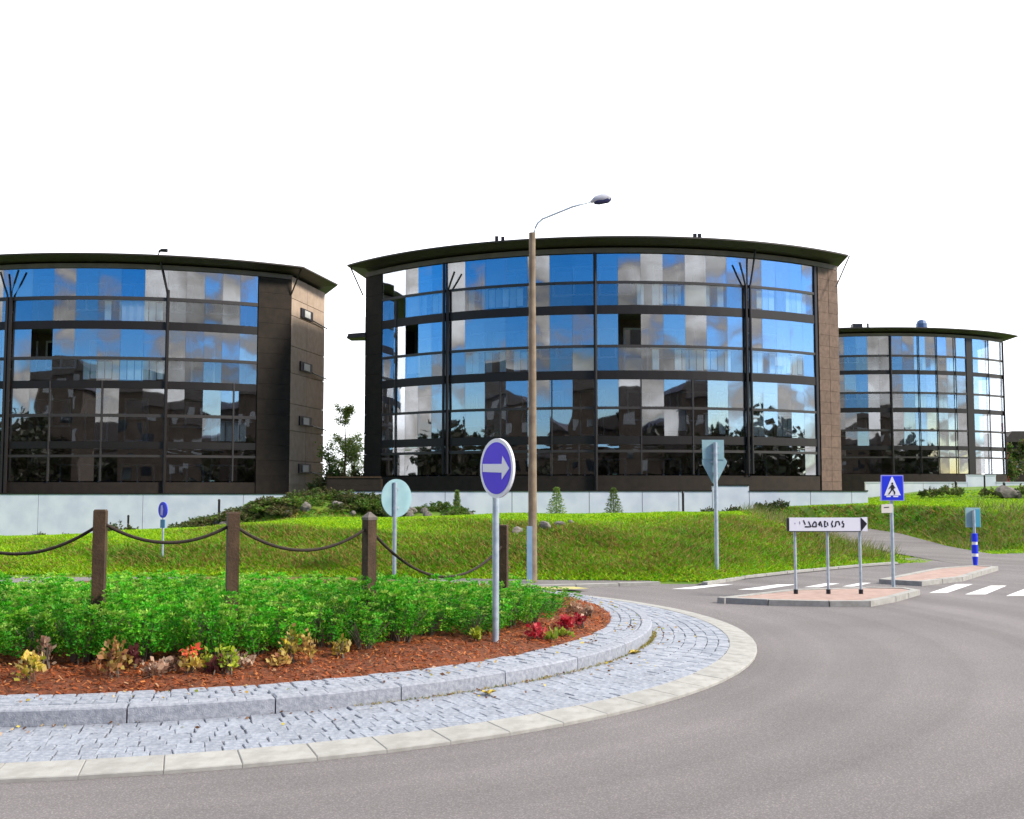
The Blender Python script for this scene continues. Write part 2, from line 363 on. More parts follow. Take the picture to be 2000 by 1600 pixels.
road = sheet('road', ROADEDGE + [(90, -70), (-80, -70)], 0.0, M['asphalt'])

def terrain_mesh():
    xs = np.concatenate([np.arange(-60, -16, .8), np.arange(-16, 18, .22), np.arange(18, 80, .8)])
    ys = np.concatenate([np.arange(18.6, 34, .22), np.arange(34, 56, .5), np.arange(56, 130, 2.0)])
    X, Y = np.meshgrid(xs, ys); Z, s, pd = terrain(X, Y)
    nx, ny = len(xs), len(ys); V = np.stack([X, Y, Z], -1).reshape(-1, 3)
    keep = (s[:-1, :-1] > -.9) | (s[1:, 1:] > -.9)
    i, j = np.nonzero(keep); a = i * nx + j
    Q = np.stack([a, a + 1, a + nx + 1, a + nx], -1)
    me = bpy.data.meshes.new('lawn'); me.from_pydata(V.tolist(), [], Q.tolist()); me.materials.append(M['lawn'])
    for p in me.polygons: p.use_smooth = True
    return me
lawn = link('lawn', terrain_mesh()); lawn['kind'] = 'structure'
# the foot path climbing behind the first bank
b = MB(); pts = PATHC
cl = []
for i in range(len(pts) - 1):
    for k in range(6): cl.append(pts[i] + (pts[i + 1] - pts[i]) * k / 6)
cl.append(pts[-1]); cl = np.array(cl)
tn = np.gradient(cl[:, :2], axis=0); tn /= np.linalg.norm(tn, axis=1)[:, None]
for p, t in zip(cl, tn):
    for q in (-1.2, 1.2): b.v.append((p[0] - t[1] * q, p[1] + t[0] * q, p[2] + .012))
for i in range(len(cl) - 1): b.f.append((2 * i, 2 * i + 1, 2 * i + 3, 2 * i + 2))
pth = link('path', b.mesh('path', M['path'])); pth['kind'] = 'structure'

# ------------------------------------------------------------------ pavement, kerbs, crossing paint
def offset_poly(pl, d):
    P = np.array(pl, float); t = np.gradient(P, axis=0); t /= np.linalg.norm(t, axis=1)[:, None]
    return P + np.stack([t[:, 1], -t[:, 0]], -1) * d
foot = [(-1.4, 20.6), (.5, 20.15), (2.2, 19.95)]
front = [tuple(p) for p in offset_poly(foot, 1.15)]; front[-1] = (2.6, 19.75)
b = MB(); b.prism([(x, y + .5) for x, y in foot] + front[::-1], -.1, .045); pav = b.build('pavement', M['path']); pav['kind'] = 'structure'
def kerb_run(pl, width, z0, z1, length, m, name, parent, gap=.012, side=1):
    P = [Vector((p[0], p[1])) for p in pl]
    for a, c in zip(P[:-1], P[1:]):
        d = c - a; n = max(1, round(d.length / length)); t = d.normalized(); nn = Vector((t.y, -t.x)) * side
        for i in range(n):
            p0 = a + d * (i / n) + t * gap / 2; p1 = a + d * ((i + 1) / n) - t * gap / 2
            MB().prism([p0, p1, p1 + nn * width, p0 + nn * width], z0, z1 + random.uniform(-.003, .003), .006).build(name, m, parent)
kerb_run([(p[0], p[1]) for p in front], .14, -.05, .055, .9, M['kerb_conc'], 'kerbstone', pav)
MB().prism([gnd(1046, 1146, .05)[:2], gnd(1046, 1150.5, .05)[:2], gnd(1120, 1150.5, .05)[:2], gnd(1150, 1149, .05)[:2], gnd(1120, 1146, .05)[:2]], 0.0465, .050).build('painted_patch', M['ypaint'], pav)
kb = sheet('verge_bed', [(3.4, 19.5), (4.3, 20.75), (5.45, 22.0), (7.6, 24.05), (8.7, 24.9), (8.9, 25.2), (7.69, 24.5), (5.4, 22.5), (4.4, 21.3), (3.3, 19.8)], .012, M['path'])
kerb_run([(3.45, 19.55), (4.4, 20.9), (5.5, 22.1), (7.62, 24.1), (8.72, 24.95)], .12, -.02, .055, .95, M['kerb_conc'], 'kerbstone', kb, side=-1)
STR = [[(1815, 1158), (1850, 1158), (1900, 1141), (1868, 1141)], [(1885, 1161), (1925, 1161), (1966, 1144), (1935, 1144)], [(1965, 1164), (2006, 1164), (2046, 1147), (2010, 1147)], [(2048, 1168), (2092, 1168), (2125, 1150), (2090, 1150)],
       [(1312, 1150.5), (1352, 1150.5), (1432, 1141.5), (1398, 1141.5)], [(1440, 1152), (1486, 1152), (1556, 1141.5), (1520, 1141.5)], [(1570, 1147), (1600, 1147), (1640, 1139.5), (1612, 1139.5)], [(1645, 1145.5), (1668, 1145.5), (1702, 1138.5), (1680, 1138.5)]]
for q in STR:
    sheet('crossing_stripe', [gnd(x, y, .004)[:2] for x, y in q], .004, M['paint'], road, kind=None)
def splitter(name, pix, label):
    P = [Vector(gnd(x, y, .085)[:2]) for x, y in pix]; c = sum(P, Vector((0, 0))) / len(P)
    inn = [p + (c - p).normalized() * .12 for p in P]
    o = MB().prism(inn, -.02, .074).build(name, M['pinkpave']); o['kind'] = 'structure'
    kerb_run([tuple(p) for p in P + P[:1]], .13, -.02, .085, .8, M['kerb_conc'], 'kerbstone', o, side=-1)
    return o
splitter('traffic_island', [(1400, 1167), (1500, 1171.5), (1620, 1174), (1700, 1174), (1750, 1165), (1797, 1152), (1770, 1147.5), (1690, 1146.5), (1540, 1151)], 'a')
splitter('traffic_island', [(1716, 1131), (1800, 1135.5), (1880, 1127), (1950, 1106.5), (1905, 1103.5), (1830, 1109)], 'b')

# ------------------------------------------------------------------ roundabout: rings of stone
def ringmesh(name, r0, z0, r1, z1, m, n=160):
    b = MB()
    for i in range(n):
        a = 2 * PI * i / n; b.v += [tuple(cyl(IC, r0, a, z0)), tuple(cyl(IC, r1, a, z1))]
    for i in range(n):
        j = (i + 1) % n; b.f.append((2 * i, 2 * j, 2 * j + 1, 2 * i + 1))
    o = link(name, b.mesh(name, m)); o['kind'] = 'structure'; return o
RO, RI, RK, RT, RV = 6.74, 6.45, 5.62, 5.49, 5.16
apron = ringmesh('cobbled_apron', RI + .02, .035, RK - .02, .075, M['mortar'])
verge = ringmesh('cobbled_verge', RT + .01, .19, RV - .12, .205, M['mortar'])
A0, A1 = math.radians(-48), math.radians(140)
def stone(r0, r1, a0, a1, zo, zi, h=.12, bev=.006, jit=0.0):
    """one stone of a ring: top slopes from zo (outer) to zi (inner), edges rounded by a small chamfer"""
    rc, ac = (r0 + r1) / 2, (a0 + a1) / 2
    C0 = cyl(IC, rc, ac, 0); vs = []
    da = bev / rc
    jj = [(random.uniform(-jit, jit), random.uniform(-jit, jit)) for _ in range(4)]
    for z, b_, dz in ((-h, 0, 0), (-bev, 0, 0), (0, bev, 0)):
        for k, (r, a, zz) in enumerate(((r1 + b_, a0 + da * (b_ > 0), zi), (r0 - b_, a0 + da * (b_ > 0), zo), (r0 - b_, a1 - da * (b_ > 0), zo), (r1 + b_, a1 - da * (b_ > 0), zi))):
            p = cyl(IC, r + jj[k][0], a + jj[k][1] / rc, zz + z) - C0; vs.append(tuple(p))
    fs = [(0, 1, 2, 3)] + [(o + k, o + (k + 1) % 4, o + (k + 1) % 4 + 4, o + k + 4) for o in (0, 4) for k in range(4)] + [(8, 9, 10, 11)]
    return vs, fs, C0
def ring_course(lst, r0, r1, zo, zi, ln, gap, a0=A0, a1=A1, jit=0., bev=.006, hv=0.0, lnv=.15, h=.12):
    a = a0; 
    while a < a1:
        da = ln * random.uniform(1 - lnv, 1 + lnv) / ((r0 + r1) / 2); dz = random.uniform(-hv, hv)
        lst.append((r0 - gap / 2, r1 + gap / 2, a + gap / 2 / r0, a + da - gap / 2 / r0, zo + dz, zi + dz, h, bev, jit)); a += da
def lay(lst, name, m, m_many, parent, most=290):
    items = [stone(*q) for q in lst]
    items.sort(key=lambda t: (t[2] - Vector((0, 0, 0))).length)
    vis = [t for t in items if abs(t[2].x) < .49 * t[2].y + .3]
    rest = [t for t in items if not abs(t[2].x) < .49 * t[2].y + .3]
    for vs, fs, C0 in vis[:most]:
        b = MB(); b.add(vs, fs); me = b.mesh(name, m); link(name, me, parent, C0)
    rest += vis[most:]
    if rest:
        b = MB()
        for vs, fs, C0 in rest: b.add([(v[0] + C0.x, v[1] + C0.y, v[2]) for v in vs], fs)
        o = b.build('setts', m_many, parent); o['kind'] = 'stuff'
courses = []; NR = 7; wid = (RI - RK) / NR
for k in range(NR):
    r0 = RI - k * wid; r1 = r0 - wid; z0 = .050 + .042 * k / NR; z1 = .050 + .042 * (k + 1) / NR
    ring_course(courses, r0, r1, z0, z1, .15, .005, jit=.008, hv=.003, lnv=.4, bev=.005, h=.05)
lay(courses, 'sett', M['sett'], M['sett_many'], apron)
vc = []
for k in range(3):
    r0 = RT - k * .115; ring_course(vc, r0, r0 - .115, .212 + .004 * k, .216 + .004 * k, .13, .005, jit=.007, hv=.006, lnv=.35, bev=.007, h=.05)
lay(vc, 'sett', M['sett'], M['sett_many'], verge)
oc = []; ring_course(oc, RO, RI, .028, .052, .46, .003, A0, A1, lnv=.04, bev=.006, hv=.0015)
edge_ring = ringmesh('edge_bed', RO - .02, .012, RI + .02, .03, M['mortar'])
for q in oc:
    vs, fs, C0 = stone(*q); b = MB(); b.add(vs, fs); link('edge_stone', b.mesh('edge_stone', M['kerb_conc']), edge_ring, C0)
ic = []; ring_course(ic, RK, RT, .205, .212, 1.0, .010, A0, A1, lnv=.03, bev=.012, hv=.001, h=.2)
kerb_ring = ringmesh('island_kerb', RK - .02, .18, RT + .02, .185, M['mortar'])
for q in ic:
    r0, r1, a0, a1 = q[:4]; parts = 5; b = MB()
    for k in range(parts):      # a curved stone from five short facets, closed ends
        vs, fs, C0 = stone(r0, r1, a0 + (a1 - a0) * k / parts - (.0 if k == 0 else .0012), a0 + (a1 - a0) * (k + 1) / parts + (.0012 if k < parts - 1 else 0), q[4] + k * .00003, q[5] + k * .00003, .2, .012 if parts == 1 else .0115)
        if k == 0: B0 = C0
        b.add([(v[0] + C0.x - B0.x, v[1] + C0.y - B0.y, v[2]) for v in vs], fs)
    link('kerbstone', b.mesh('kerbstone', M['granite']), kerb_ring, B0)
# planting bed: a low dome of soil and bark
b = MB(); n = 96; rr = [0, 1.2, 2.4, 3.4, 4.0, 4.5, 4.9, 5.12, 5.18]; zz = [.36, .355, .34, .325, .31, .29, .262, .235, .19]
def bed_z(r): return float(np.interp(r, rr, zz))
b.v.append((IC[0], IC[1], zz[0]))
for r, z in zip(rr[1:], zz[1:]):
    for i in range(n):
        a = 2 * PI * i / n; b.v.append(tuple(cyl(IC, r + random.uniform(-.015, .015), a, z + random.uniform(-.012, .012))))
for i in range(n): b.f.append((0, 1 + i, 1 + (i + 1) % n))
for k in range(len(rr) - 2):
    for i in range(n): b.f.append((1 + k * n + i, 1 + k * n + (i + 1) % n, 1 + (k + 1) * n + (i + 1) % n, 1 + (k + 1) * n + i))
bed = b.build('soil', M['soil'], smooth=True); bed['kind'] = 'structure'
K = 26000
r = np.sqrt(rng.uniform(3.5 ** 2, 5.24 ** 2, K)); a = rng.uniform(A0, A1, K)
c = np.stack([IC[0] + r * np.sin(a), IC[1] - r * np.cos(a), np.interp(r, rr, zz) + rng.uniform(.0, .02, K)], -1)
ln_ = rng.uniform(.012, .05, K); wd = rng.uniform(.006, .016, K); th = rng.uniform(0, 2 * PI, K); ti = rng.normal(0, .35, K)
u = np.stack([np.cos(th), np.sin(th), ti], -1); v = np.stack([-np.sin(th), np.cos(th), rng.normal(0, .3, K)], -1)
V = np.stack([c - u * ln_[:, None] / 2 - v * wd[:, None] / 2, c + u * ln_[:, None] / 2 - v * wd[:, None] / 2, c + u * ln_[:, None] / 2 + v * wd[:, None] / 2, c - u * ln_[:, None] / 2 + v * wd[:, None] / 2], 1)
pal = np.array([(.44, .115, .030), (.26, .062, .018), (.52, .18, .05), (.09, .03, .012), (.48, .27, .14)]); ci = rng.choice(5, K, p=[.35, .3, .18, .12, .05])
o = link('bark_mulch', np_mesh('bark_mulch', V, 4, M['grass'], pal[ci] * rng.uniform(.7, 1.2, (K, 1)))); o['kind'] = 'stuff'

# ------------------------------------------------------------------ apartment buildings
unit = MB().box((0, 0, 0), (1, .018, 1)).mesh('pane', M['glass'])
cunit = MB()
for i in range(7):
    x = -.5 + i / 6; cunit.v += [(x, .025 * (i % 2), -.5), (x, .025 * (i % 2), .5)]
for i in range(6): cunit.f.append((2 * i, 2 * i + 2, 2 * i + 3, 2 * i + 1))
curt = cunit.mesh('curtain', M['curtain'])
unit_clear = MB().box((0, 0, 0), (1, .018, 1)).mesh('pane', M['clearglass'])
blind = MB().box((0, 0, 0), (1, .02, 1)).mesh('blind', M['beige'])
rail_panel = MB().box((0, 0, 0), (1, .02, 1)).mesh('railing_panel', per_object(mat('pale_blue_panel', (.55, .74, .85), (.68, .82, .88), .35, 2), .3))
def facade(root, C, R, bays, rows, seed, open_panes=(), depth=2.1, blind_p=.09):
    """bays: list of (angle0, angle1, number of panes); rows: list of (z0, z1, floor index, 'up'|'low')"""
    rs = random.Random(seed); base = wl(root)
    for a0, a1, n in bays:
        for ri, (z0, z1, fl, kd) in enumerate(rows):
            for i in range(n):
                b0 = a0 + (a1 - a0) * i / n; b1 = a0 + (a1 - a0) * (i + 1) / n; am = (b0 + b1) / 2
                w_ = 2 * R * math.sin((b1 - b0) / 2) - .009; rr_ = R * math.cos((b1 - b0) / 2)
                if (round(math.degrees(am)), ri) in open_panes: continue
                p = cyl(C, rr_ - .03, am, (z0 + z1) / 2) - base
                link('pane', unit_clear if (kd == 'low' and fl >= 2) else unit, root, p, (rs.gauss(0, .007), 0, am + rs.gauss(0, .010)), (w_, 1, z1 - z0 - .012))
                q = rs.random()
                if fl >= 1 and q < (blind_p if fl >= 2 else blind_p * .5):
                    bh = (z1 - z0 - .03) * rs.choice([1, 1, .8, .6]); p = cyl(C, rr_ - .16, am, z1 - .015 - bh / 2) - base
                    link('curtain' if q < blind_p * .45 else 'blind', curt if q < blind_p * .45 else blind, root, p, (0, 0, am), (w_ * 1.0, 1, bh))
def railings(root, C, R, a0, a1, z, seed, h=.95):
    rs = random.Random(seed); base = wl(root); a = a0 + .004; wd_ = .36
    while a < a1 - wd_ / R:
        if rs.random() < .78:
            p = cyl(C, R - .34, a + wd_ / 2 / R, z + .08 + h / 2) - base
            link('railing_panel', rail_panel, root, p, (0, 0, a + wd_ / 2 / R), (wd_ - .05, 1, h * rs.choice([1, 1, .9])))
        a += wd_ / R
    MB().arc(C, R - .36, R - .30, a0, a1, z + .10 + h, z + .15 + h).build('railing_cap', M['wframe'], root)
def inner_walls(root, C, R, a0, a1, slabs, ztop, cols, depth, seed, bottom):
    rs = random.Random(seed)
    MB().arc(C, R - depth - .2, R - depth, a0, a1, bottom, ztop).build('rear_wall', M['inner'], root)
    for a in cols:
        MB().box(cyl(C, R - depth / 2 - .08, a, (bottom + ztop) / 2), (.14, depth - .3, ztop - bottom), a).build('partition', M['inner'], root)
    base = wl(root)
    for z in slabs:
        k = a0 + .03
        while k < a1 - .1:
            wdt = rs.choice([1.1, 1.6, 2.0]); h = 2.1 if wdt < 1.5 else 1.35; zb = z + (.12 if h > 2 else .85)
            p = cyl(C, R - depth + .03, k + wdt / 2 / R, zb + h / 2)
            f = MB()
            for sx in (-1, 0, 1):
                if sx == 0 and wdt < 1.5: continue
                q = p + Vector((math.cos(k), math.sin(k), 0)) * sx * wdt / 2; f.box(q, (.09, .07, h), k)
            for sz in (-1, 1): f.box(p + Vector((0, 0, sz * h / 2)), (wdt + .09, .075, .09), k)
            f.build('balcony_window', M['wframe'], root)
            MB().box(p, (wdt - .06, .03, h - .06), k).build('window_pane', M['dglass'], root)
            k += (wdt + rs.uniform(.5, 1.6)) / R

def zc(y, Y): return at(1000, y, Y).z

# --- the middle building
CM = (5.2, 66.46); RM = 16.55
mid = empty('apartment_building', (CM[0], CM[1], 0), 'largest curved glass-fronted apartment building, brown, in the middle behind the wooden lamp post', 'building', 'curved glass-fronted apartment buildings')
am = lambda px: pxang(px, CM, RM)
ys = dict(top=497)
Yn = 50.2
def rowset(bands, Y):
    return [(zc(y1, Y), zc(y0, Y), f, k) for y0, y1, f, k in bands]
rowsM = rowset([(498, 551, 3, 'up'), (556, 598, 3, 'low'), (615, 675, 2, 'up'), (680, 725, 2, 'low'), (742, 795, 1, 'up'), (800, 852, 1, 'low'), (868, 879, 0, 'up'), (884, 927, 0, 'low')], Yn)
railsM = [(551, 556), (675, 680), (795, 800), (879, 884)]; slabsM = [(598, 615), (725, 742), (852, 868)]
cuts = [745, 870, 1164, 1463, 1596]
baysM = [(am(cuts[0]), am(cuts[1]), 5), (am(cuts[1]), am(cuts[2]), 7), (am(cuts[2]), am(cuts[3]), 7), (am(cuts[3]), am(cuts[4]), 5)]
aL, aR = am(711), am(1642)
ztopM, zbotM = zc(497, Yn), zc(927, Yn)
facade(mid, CM, RM, baysM, rowsM, 3, open_panes={(round(math.degrees(baysM[2][0] + (baysM[2][1] - baysM[2][0]) * 1.5 / 7)), 2), (round(math.degrees(baysM[0][0] + (baysM[0][1] - baysM[0][0]) * 2.5 / 5)), 2)})
for y0, y1 in railsM:
    MB().arc(CM, RM - .06, RM + .03, am(745), am(1596), zc(y1, Yn), zc(y0, Yn)).build('rail', M['rail'], mid)
for y0, y1 in slabsM:
    MB().arc(CM, RM - 2.1, RM - .12, am(745), am(1596), zc(y1, Yn) + .06, zc(y0, Yn) - .08).build('balcony_slab', M['slab'], mid)
    MB().arc(CM, RM - .115, RM + .02, am(745), am(1596), zc(y1, Yn), zc(y0, Yn)).build('slab_edge', M['frame'], mid)
MB().arc(CM, RM - 2.1, RM + .0, am(745), am(1600), zc(962, Yn) - 1.2, zc(929, Yn)).build('plinth', M['brown'], mid)
MB().arc(CM, RM - .35, RM + .03, aL, am(1642), ztopM + .02, 12.78).build('fascia', M['fascia'], mid)
def clad(root, C, R, a0, a1, z0, z1, nrow, ncol, m, t=.12, name='wall_panel'):
    for i in range(nrow):
        za = z0 + (z1 - z0) * i / nrow + .005; zb = z0 + (z1 - z0) * (i + 1) / nrow - .005
        for k in range(ncol):
            MB().arc(C, R - t, R + random.uniform(-.006, .006), a0 + (a1 - a0) * k / ncol + .0006, a0 + (a1 - a0) * (k + 1) / ncol - .0006, za, zb).build(name, m, root)
MB().arc(CM, RM - 2.2, RM - .13, aL, am(744), 0, ztopM + .01).build('end_bay', M['brown'], mid)
clad(mid, CM, RM, aL, am(744), 0.4, ztopM, 12, 1, M['brown'])
MB().arc(CM, RM - 2.2, RM - .13, am(1601), aR, 0, ztopM + .01).build('end_bay', M['brown'], mid)
clad(mid, CM, RM + .02, am(1603), aR, 0.4, ztopM, 22, 2, M['pillar'], name='tile')
inner_walls(mid, CM, RM, am(745), am(1600), [zc(598, Yn), zc(725, Yn), zc(852, Yn), .9], ztopM + .2, [am(p) for p in (870, 1164, 1463)], 2.1, 5, 0.3)
for p0, p1, y in ((800, 866, 598), (905, 1030, 598), (1245, 1440, 598), (1475, 1592, 598), (900, 1070, 725), (1275, 1450, 725), (1475, 1592, 725), (1380, 1455, 852), (1475, 1560, 852)):
    railings(mid, CM, RM, am(p0), am(p1), zc(y, Yn), p0 + y)
MB().arc(CM, RM - 2.3, RM - .36, aL, aR, ztopM + .05, ztopM + .2).build('balcony_ceiling', M['slab'], mid)
def column(root, C, R, a, z0, z1, r=.075, m='frame', name='column'):
    MB().tube([cyl(C, R, a, z0), cyl(C, R, a, z1)], r, 8).build(name, M[m], root)
for px in (868, 875.5, 1164, 1459, 1467): column(mid, CM, RM + .10, am(px), zc(957, Yn) - .5 if px == 1164 else zc(925, Yn), ztopM + (.0 if px in (868, 1164) else -1.3), .085 if px == 1164 else .07)
for px, yt in ((772, 560), (977, 742), (1078, 742), (1131, 868), (1253, 742), (1354, 742)): MB().box(cyl(CM, RM + .02, am(px), (zc(yt, Yn) + zbotM) / 2), (.05, .05, zc(yt, Yn) - zbotM), am(px)).build('mullion', M['rail'], mid)
MB().box(cyl(CM, RM, am(1597.5), (ztopM + zbotM) / 2), (.16, .1, ztopM - zbotM), am(1597.5)).build('mullion', M['black'], mid)
zj = zc(556, Yn)
for p0, p1, zt in ((875.5, 893, zc(515, Yn) - .1), (1459, 1443, zc(510, Yn)), (1467, 1474, zc(482, Yn))):
    MB().tube([cyl(CM, RM + .1, am(p0), zj - .4), cyl(CM, RM + .1, am(p0), zj), cyl(CM, RM + .22, am((p0 + p1) / 2), (zj + zt) / 2), cyl(CM, RM + .3, am(p1), zt)], .045, 8).build('strut', M['frame'], mid)
def roof_slab(root, C, Rr, a0, a1, tail, z, Rin, th=.07, rise=.25):
    """eave edge on an arc, closed at the back through the tail points; top rises gently inwards, soffit falls to the fascia"""
    n = 48; edge = [cyl(C, Rr, a0 + (a1 - a0) * i / n, z) for i in range(n + 1)] + [Vector((*t, z)) for t in tail]
    cx = sum(p.x for p in edge) / len(edge); cy = sum(p.y for p in edge) / len(edge); b = MB(); k = len(edge)
    def ins(p, d): q = Vector((cx - p.x, cy - p.y, 0)); return p + q.normalized() * d
    rings = [[ins(p, 3.0) + Vector((0, 0, rise)) for p in edge], edge, [p - Vector((0, 0, th)) for p in edge], [ins(p, .95) - Vector((0, 0, th + .16)) for p in edge]]
    for r_ in rings: b.v += [tuple(p) for p in r_]
    for q in range(3):
        for i in range(k): b.f.append((q * k + i, q * k + (i + 1) % k, (q + 1) * k + (i + 1) % k, (q + 1) * k + i))
    b.f.append(tuple(range(k))[::-1]); b.f.append(tuple(range(3 * k, 4 * k)))
    return b.build('roof', M['roof'], root)
tl, tr_ = gnd(683, 518, 13.1), gnd(1660, 497, 13.1)
angp = lambda C, p: math.atan2(p.x - C[0], C[1] - p.y)
rfm = roof_slab(mid, CM, 17.6, angp(CM, tl), angp(CM, tr_), [(17.2, 60), (16, 74), (-6, 74), (-7.4, 62)], 13.1, RM)
# rear volume
pb = [tuple(cyl(CM, RM - 2.3, aL + (aR - aL) * i / 20, 0)[:2]) for i in range(21)] + [(16, 60), (15, 73), (-5, 73), (-6.2, 62)]
MB().prism(pb, 0, 12.75).build('rear_volume', M['tan'], mid)  # unseen side, coloured tan to bounce light onto the left end wall
for pxa, ya, pxb, yb, Ya in ((684, 521, 709, 577, 55.6), (1659, 500, 1633, 560, 53.5)):
    MB().tube([at(pxa, ya, Ya), at(pxb, yb, Ya - .6)], .035, 6).build('roof_brace', M['frame'], mid)
p0 = cyl(CM, RM, aL, zc(655, 56)); MB().prism([(p0.x - 1.0, p0.y + .3), (p0.x + .05, p0.y - .2), (p0.x + .05, p0.y + 1.3), (p0.x - .9, p0.y + 1.4)], p0.z - .12, p0.z + .12, .1).build('side_canopy', M['roof'], mid)
for px, yy in ((970, 466), (982, 467), (1357, 461), (1366, 461)):
    p = at(px, yy, 50.5 if px > 1000 else 50.6); MB().box(p, (.16, .16, .2)).build('roof_vent', M['black'], mid)

# --- the left building
CL = (-21.3, 70.8); RL = 17.4; Yl = 53.4
lef = empty('apartment_building', (CL[0], CL[1], 0), 'brown curved glass-fronted apartment building with a tan end wall, cut by the left edge', 'building', 'curved glass-fronted apartment buildings')
al = lambda px: pxang(px, CL, RL)
rowsL = rowset([(524, 578, 3, 'up'), (585, 626, 3, 'low'), (642, 696, 2, 'up'), (702, 743, 2, 'low'), (758, 808, 1, 'up'), (814, 862, 1, 'low'), (876, 888, 0, 'up'), (893, 940, 0, 'low')], Yl)
cl_ = [-330, 14, 322, 499]
baysL = [(al(cl_[0]) if False else math.radians(-35), al(14), 14), (al(14), al(322), 7), (al(322), al(499), 5)]
ztL, zbL = zc(524, Yl), zc(940, Yl)
facade(lef, CL, RL, baysL, rowsL, 11, open_panes={(round(math.degrees(baysL[1][0] + (baysL[1][1] - baysL[1][0]) * 1.5 / 7)), 2)}, blind_p=.09)
aLr = al(499); a0L = math.radians(-35); aC = al(566)
for y0, y1 in ((578, 585), (696, 702), (808, 814), (888, 893)):
    MB().arc(CL, RL - .06, RL + .03, a0L, aLr, zc(y1, Yl), zc(y0, Yl)).build('rail', M['rail'], lef)
for y0, y1 in ((626, 642), (743, 758), (862, 876)):
    MB().arc(CL, RL - 2.1, RL - .12, a0L, aLr, zc(y1, Yl) + .06, zc(y0, Yl) - .06).build('balcony_slab', M['slab'], lef)
    MB().arc(CL, RL - .115, RL + .02, a0L, aLr, zc(y1, Yl), zc(y0, Yl)).build('slab_edge', M['frame'], lef)
MB().arc(CL, RL - 2.1, RL, a0L, aLr, -.8, zc(942, Yl)).build('plinth', M['brown'], lef)
MB().arc(CL, RL - .35, RL + .03, a0L, aC, ztL + .02, 12.78).build('fascia', M['fascia'], lef)
MB().arc(CL, RL - 2.2, RL - .13, aLr, aC - .002, -.6, ztL + .01).build('end_bay', M['brown'], lef)
clad(lef, CL, RL, aLr + .002, aC, .0, ztL, 16, 1, M['brown'])
inner_walls(lef, CL, RL, a0L, aLr, [zc(626, Yl), zc(743, Yl), zc(862, Yl), .7], ztL + .2, [al(14), al(322)], 2.1, 8, 0)
for p0, p1, y in ((190, 318, 626), (150, 318, 743), (410, 495, 862)): railings(lef, CL, RL, al(p0), al(p1), zc(y, Yl), p0 + y)
MB().arc(CL, RL - 2.3, RL - .36, a0L, aC, ztL + .05, ztL + .2).build('balcony_ceiling', M['slab'], lef)
for px in (8, 15, 322): column(lef, CL, RL + .10, al(px), zc(955, Yl) - (2.3 if px == 8 else .2), ztL + (-1.4 if px != 322 else -1.0), .085)
for px in (95, 197, 455): MB().box(cyl(CL, RL + .02, al(px), (zbL + zc(743, Yl)) / 2), (.07, .06, zc(743, Yl) - zbL), al(px)).build('mullion', M['rail'], lef)
zj = zc(575, Yl)
for p0, p1, yt in ((8, -2, 530), (15, 33, 528), (322, 306, 508)):
    MB().tube([cyl(CL, RL + .1, al(p0), zj - .5), cyl(CL, RL + .1, al(p0), zj), cyl(CL, RL + .22, al((p0 + p1) / 2), (zj + zc(yt, Yl)) / 2), cyl(CL, RL + .3, al(p1), zc(yt, Yl))], .05, 8).build('strut', M['frame'], lef)
# tan end wall
pA = cyl(CL, RL, aC, 0); pB = Vector(((632 - 1000) / F * 61.4, 61.4, 0)); dAB = (pB - pA); nAB = Vector((dAB.y, -dAB.x, 0)).normalized(); lenAB = dAB.length; aAB = math.atan2(dAB.y, dAB.x); tAB = dAB.normalized()
MB().prism([tuple((pA - nAB * .16)[:2]), tuple((pB - nAB * .16)[:2]), tuple((pB - nAB * 1.6)[:2]), tuple((pA - nAB * 1.2 + tAB * 1.0)[:2])], .2, 12.77).build('end_wall', M['tan'], lef)
zs = [.6, 1.9, 3.15, 4.7, 6.1, 7.7, 9.1, 10.7, 11.6, 12.75]; us = [0, .46, 1]
for i in range(len(zs) - 1):
    for k in range(2):
        u0, u1 = us[k] * lenAB, us[k + 1] * lenAB; c_ = pA + tAB * (u0 + u1) / 2 - nAB * .09
        MB().box((c_.x, c_.y, (zs[i] + zs[i + 1]) / 2), (u1 - u0 - .03, .13, zs[i + 1] - zs[i] - .03), aAB).build('wall_panel', M['tan'], lef)
for y in (612, 716, 822, 915):
    z = zc(y, 58); c_ = pA + tAB * (.42 * lenAB)
    MB().box((c_.x, c_.y, z), (1.7, .12, .50), aAB).build('niche', M['black'], lef)
    MB().box((c_.x + nAB.x * .05, c_.y + nAB.y * .05, z), (.8, .08, .36), aAB).build('vent_plate', M['wframe'], lef)
    q = c_ + nAB * .06; MB().tube([Vector((q.x, q.y, z - .2)) + tAB * .9, Vector((q.x, q.y, z - .32)) + tAB * 3.1], .035, 6).build('shadow_line', M['black'], lef)  # thin black tube drawn as the shadow line running out from each niche
tip = gnd(660, 555, 13.1)
roof_slab(lef, CL, 18.4, math.radians(-36), angp(CL, gnd(592, 521, 13.1)), [(tip.x, tip.y), (-13.5, 70), (-33, 74), (-35, 60)], 13.1, RL)
pb = [tuple(cyl(CL, RL - 2.3, a0L + (aLr - a0L) * i / 20, 0)[:2]) for i in range(21)] + [tuple((pB - nAB * 1.7)[:2]), (-15.5, 71), (-32, 72)]
MB().prism(pb, -.5, 12.7).build('rear_volume', M['brown'], lef)
p = at(590, 521, 55.9); MB().tube([p, at(569, 575, 56.4)], .04, 6).build('roof_brace', M['frame'], lef)
p = at(314, 494, 53.0); MB().tube([at(309, 500, 53), at(311, 491, 53), at(316, 489, 53), at(327, 489.5, 53)], [.05, .06, .09, .10], 6).build('roof_vent', M['black'], lef)

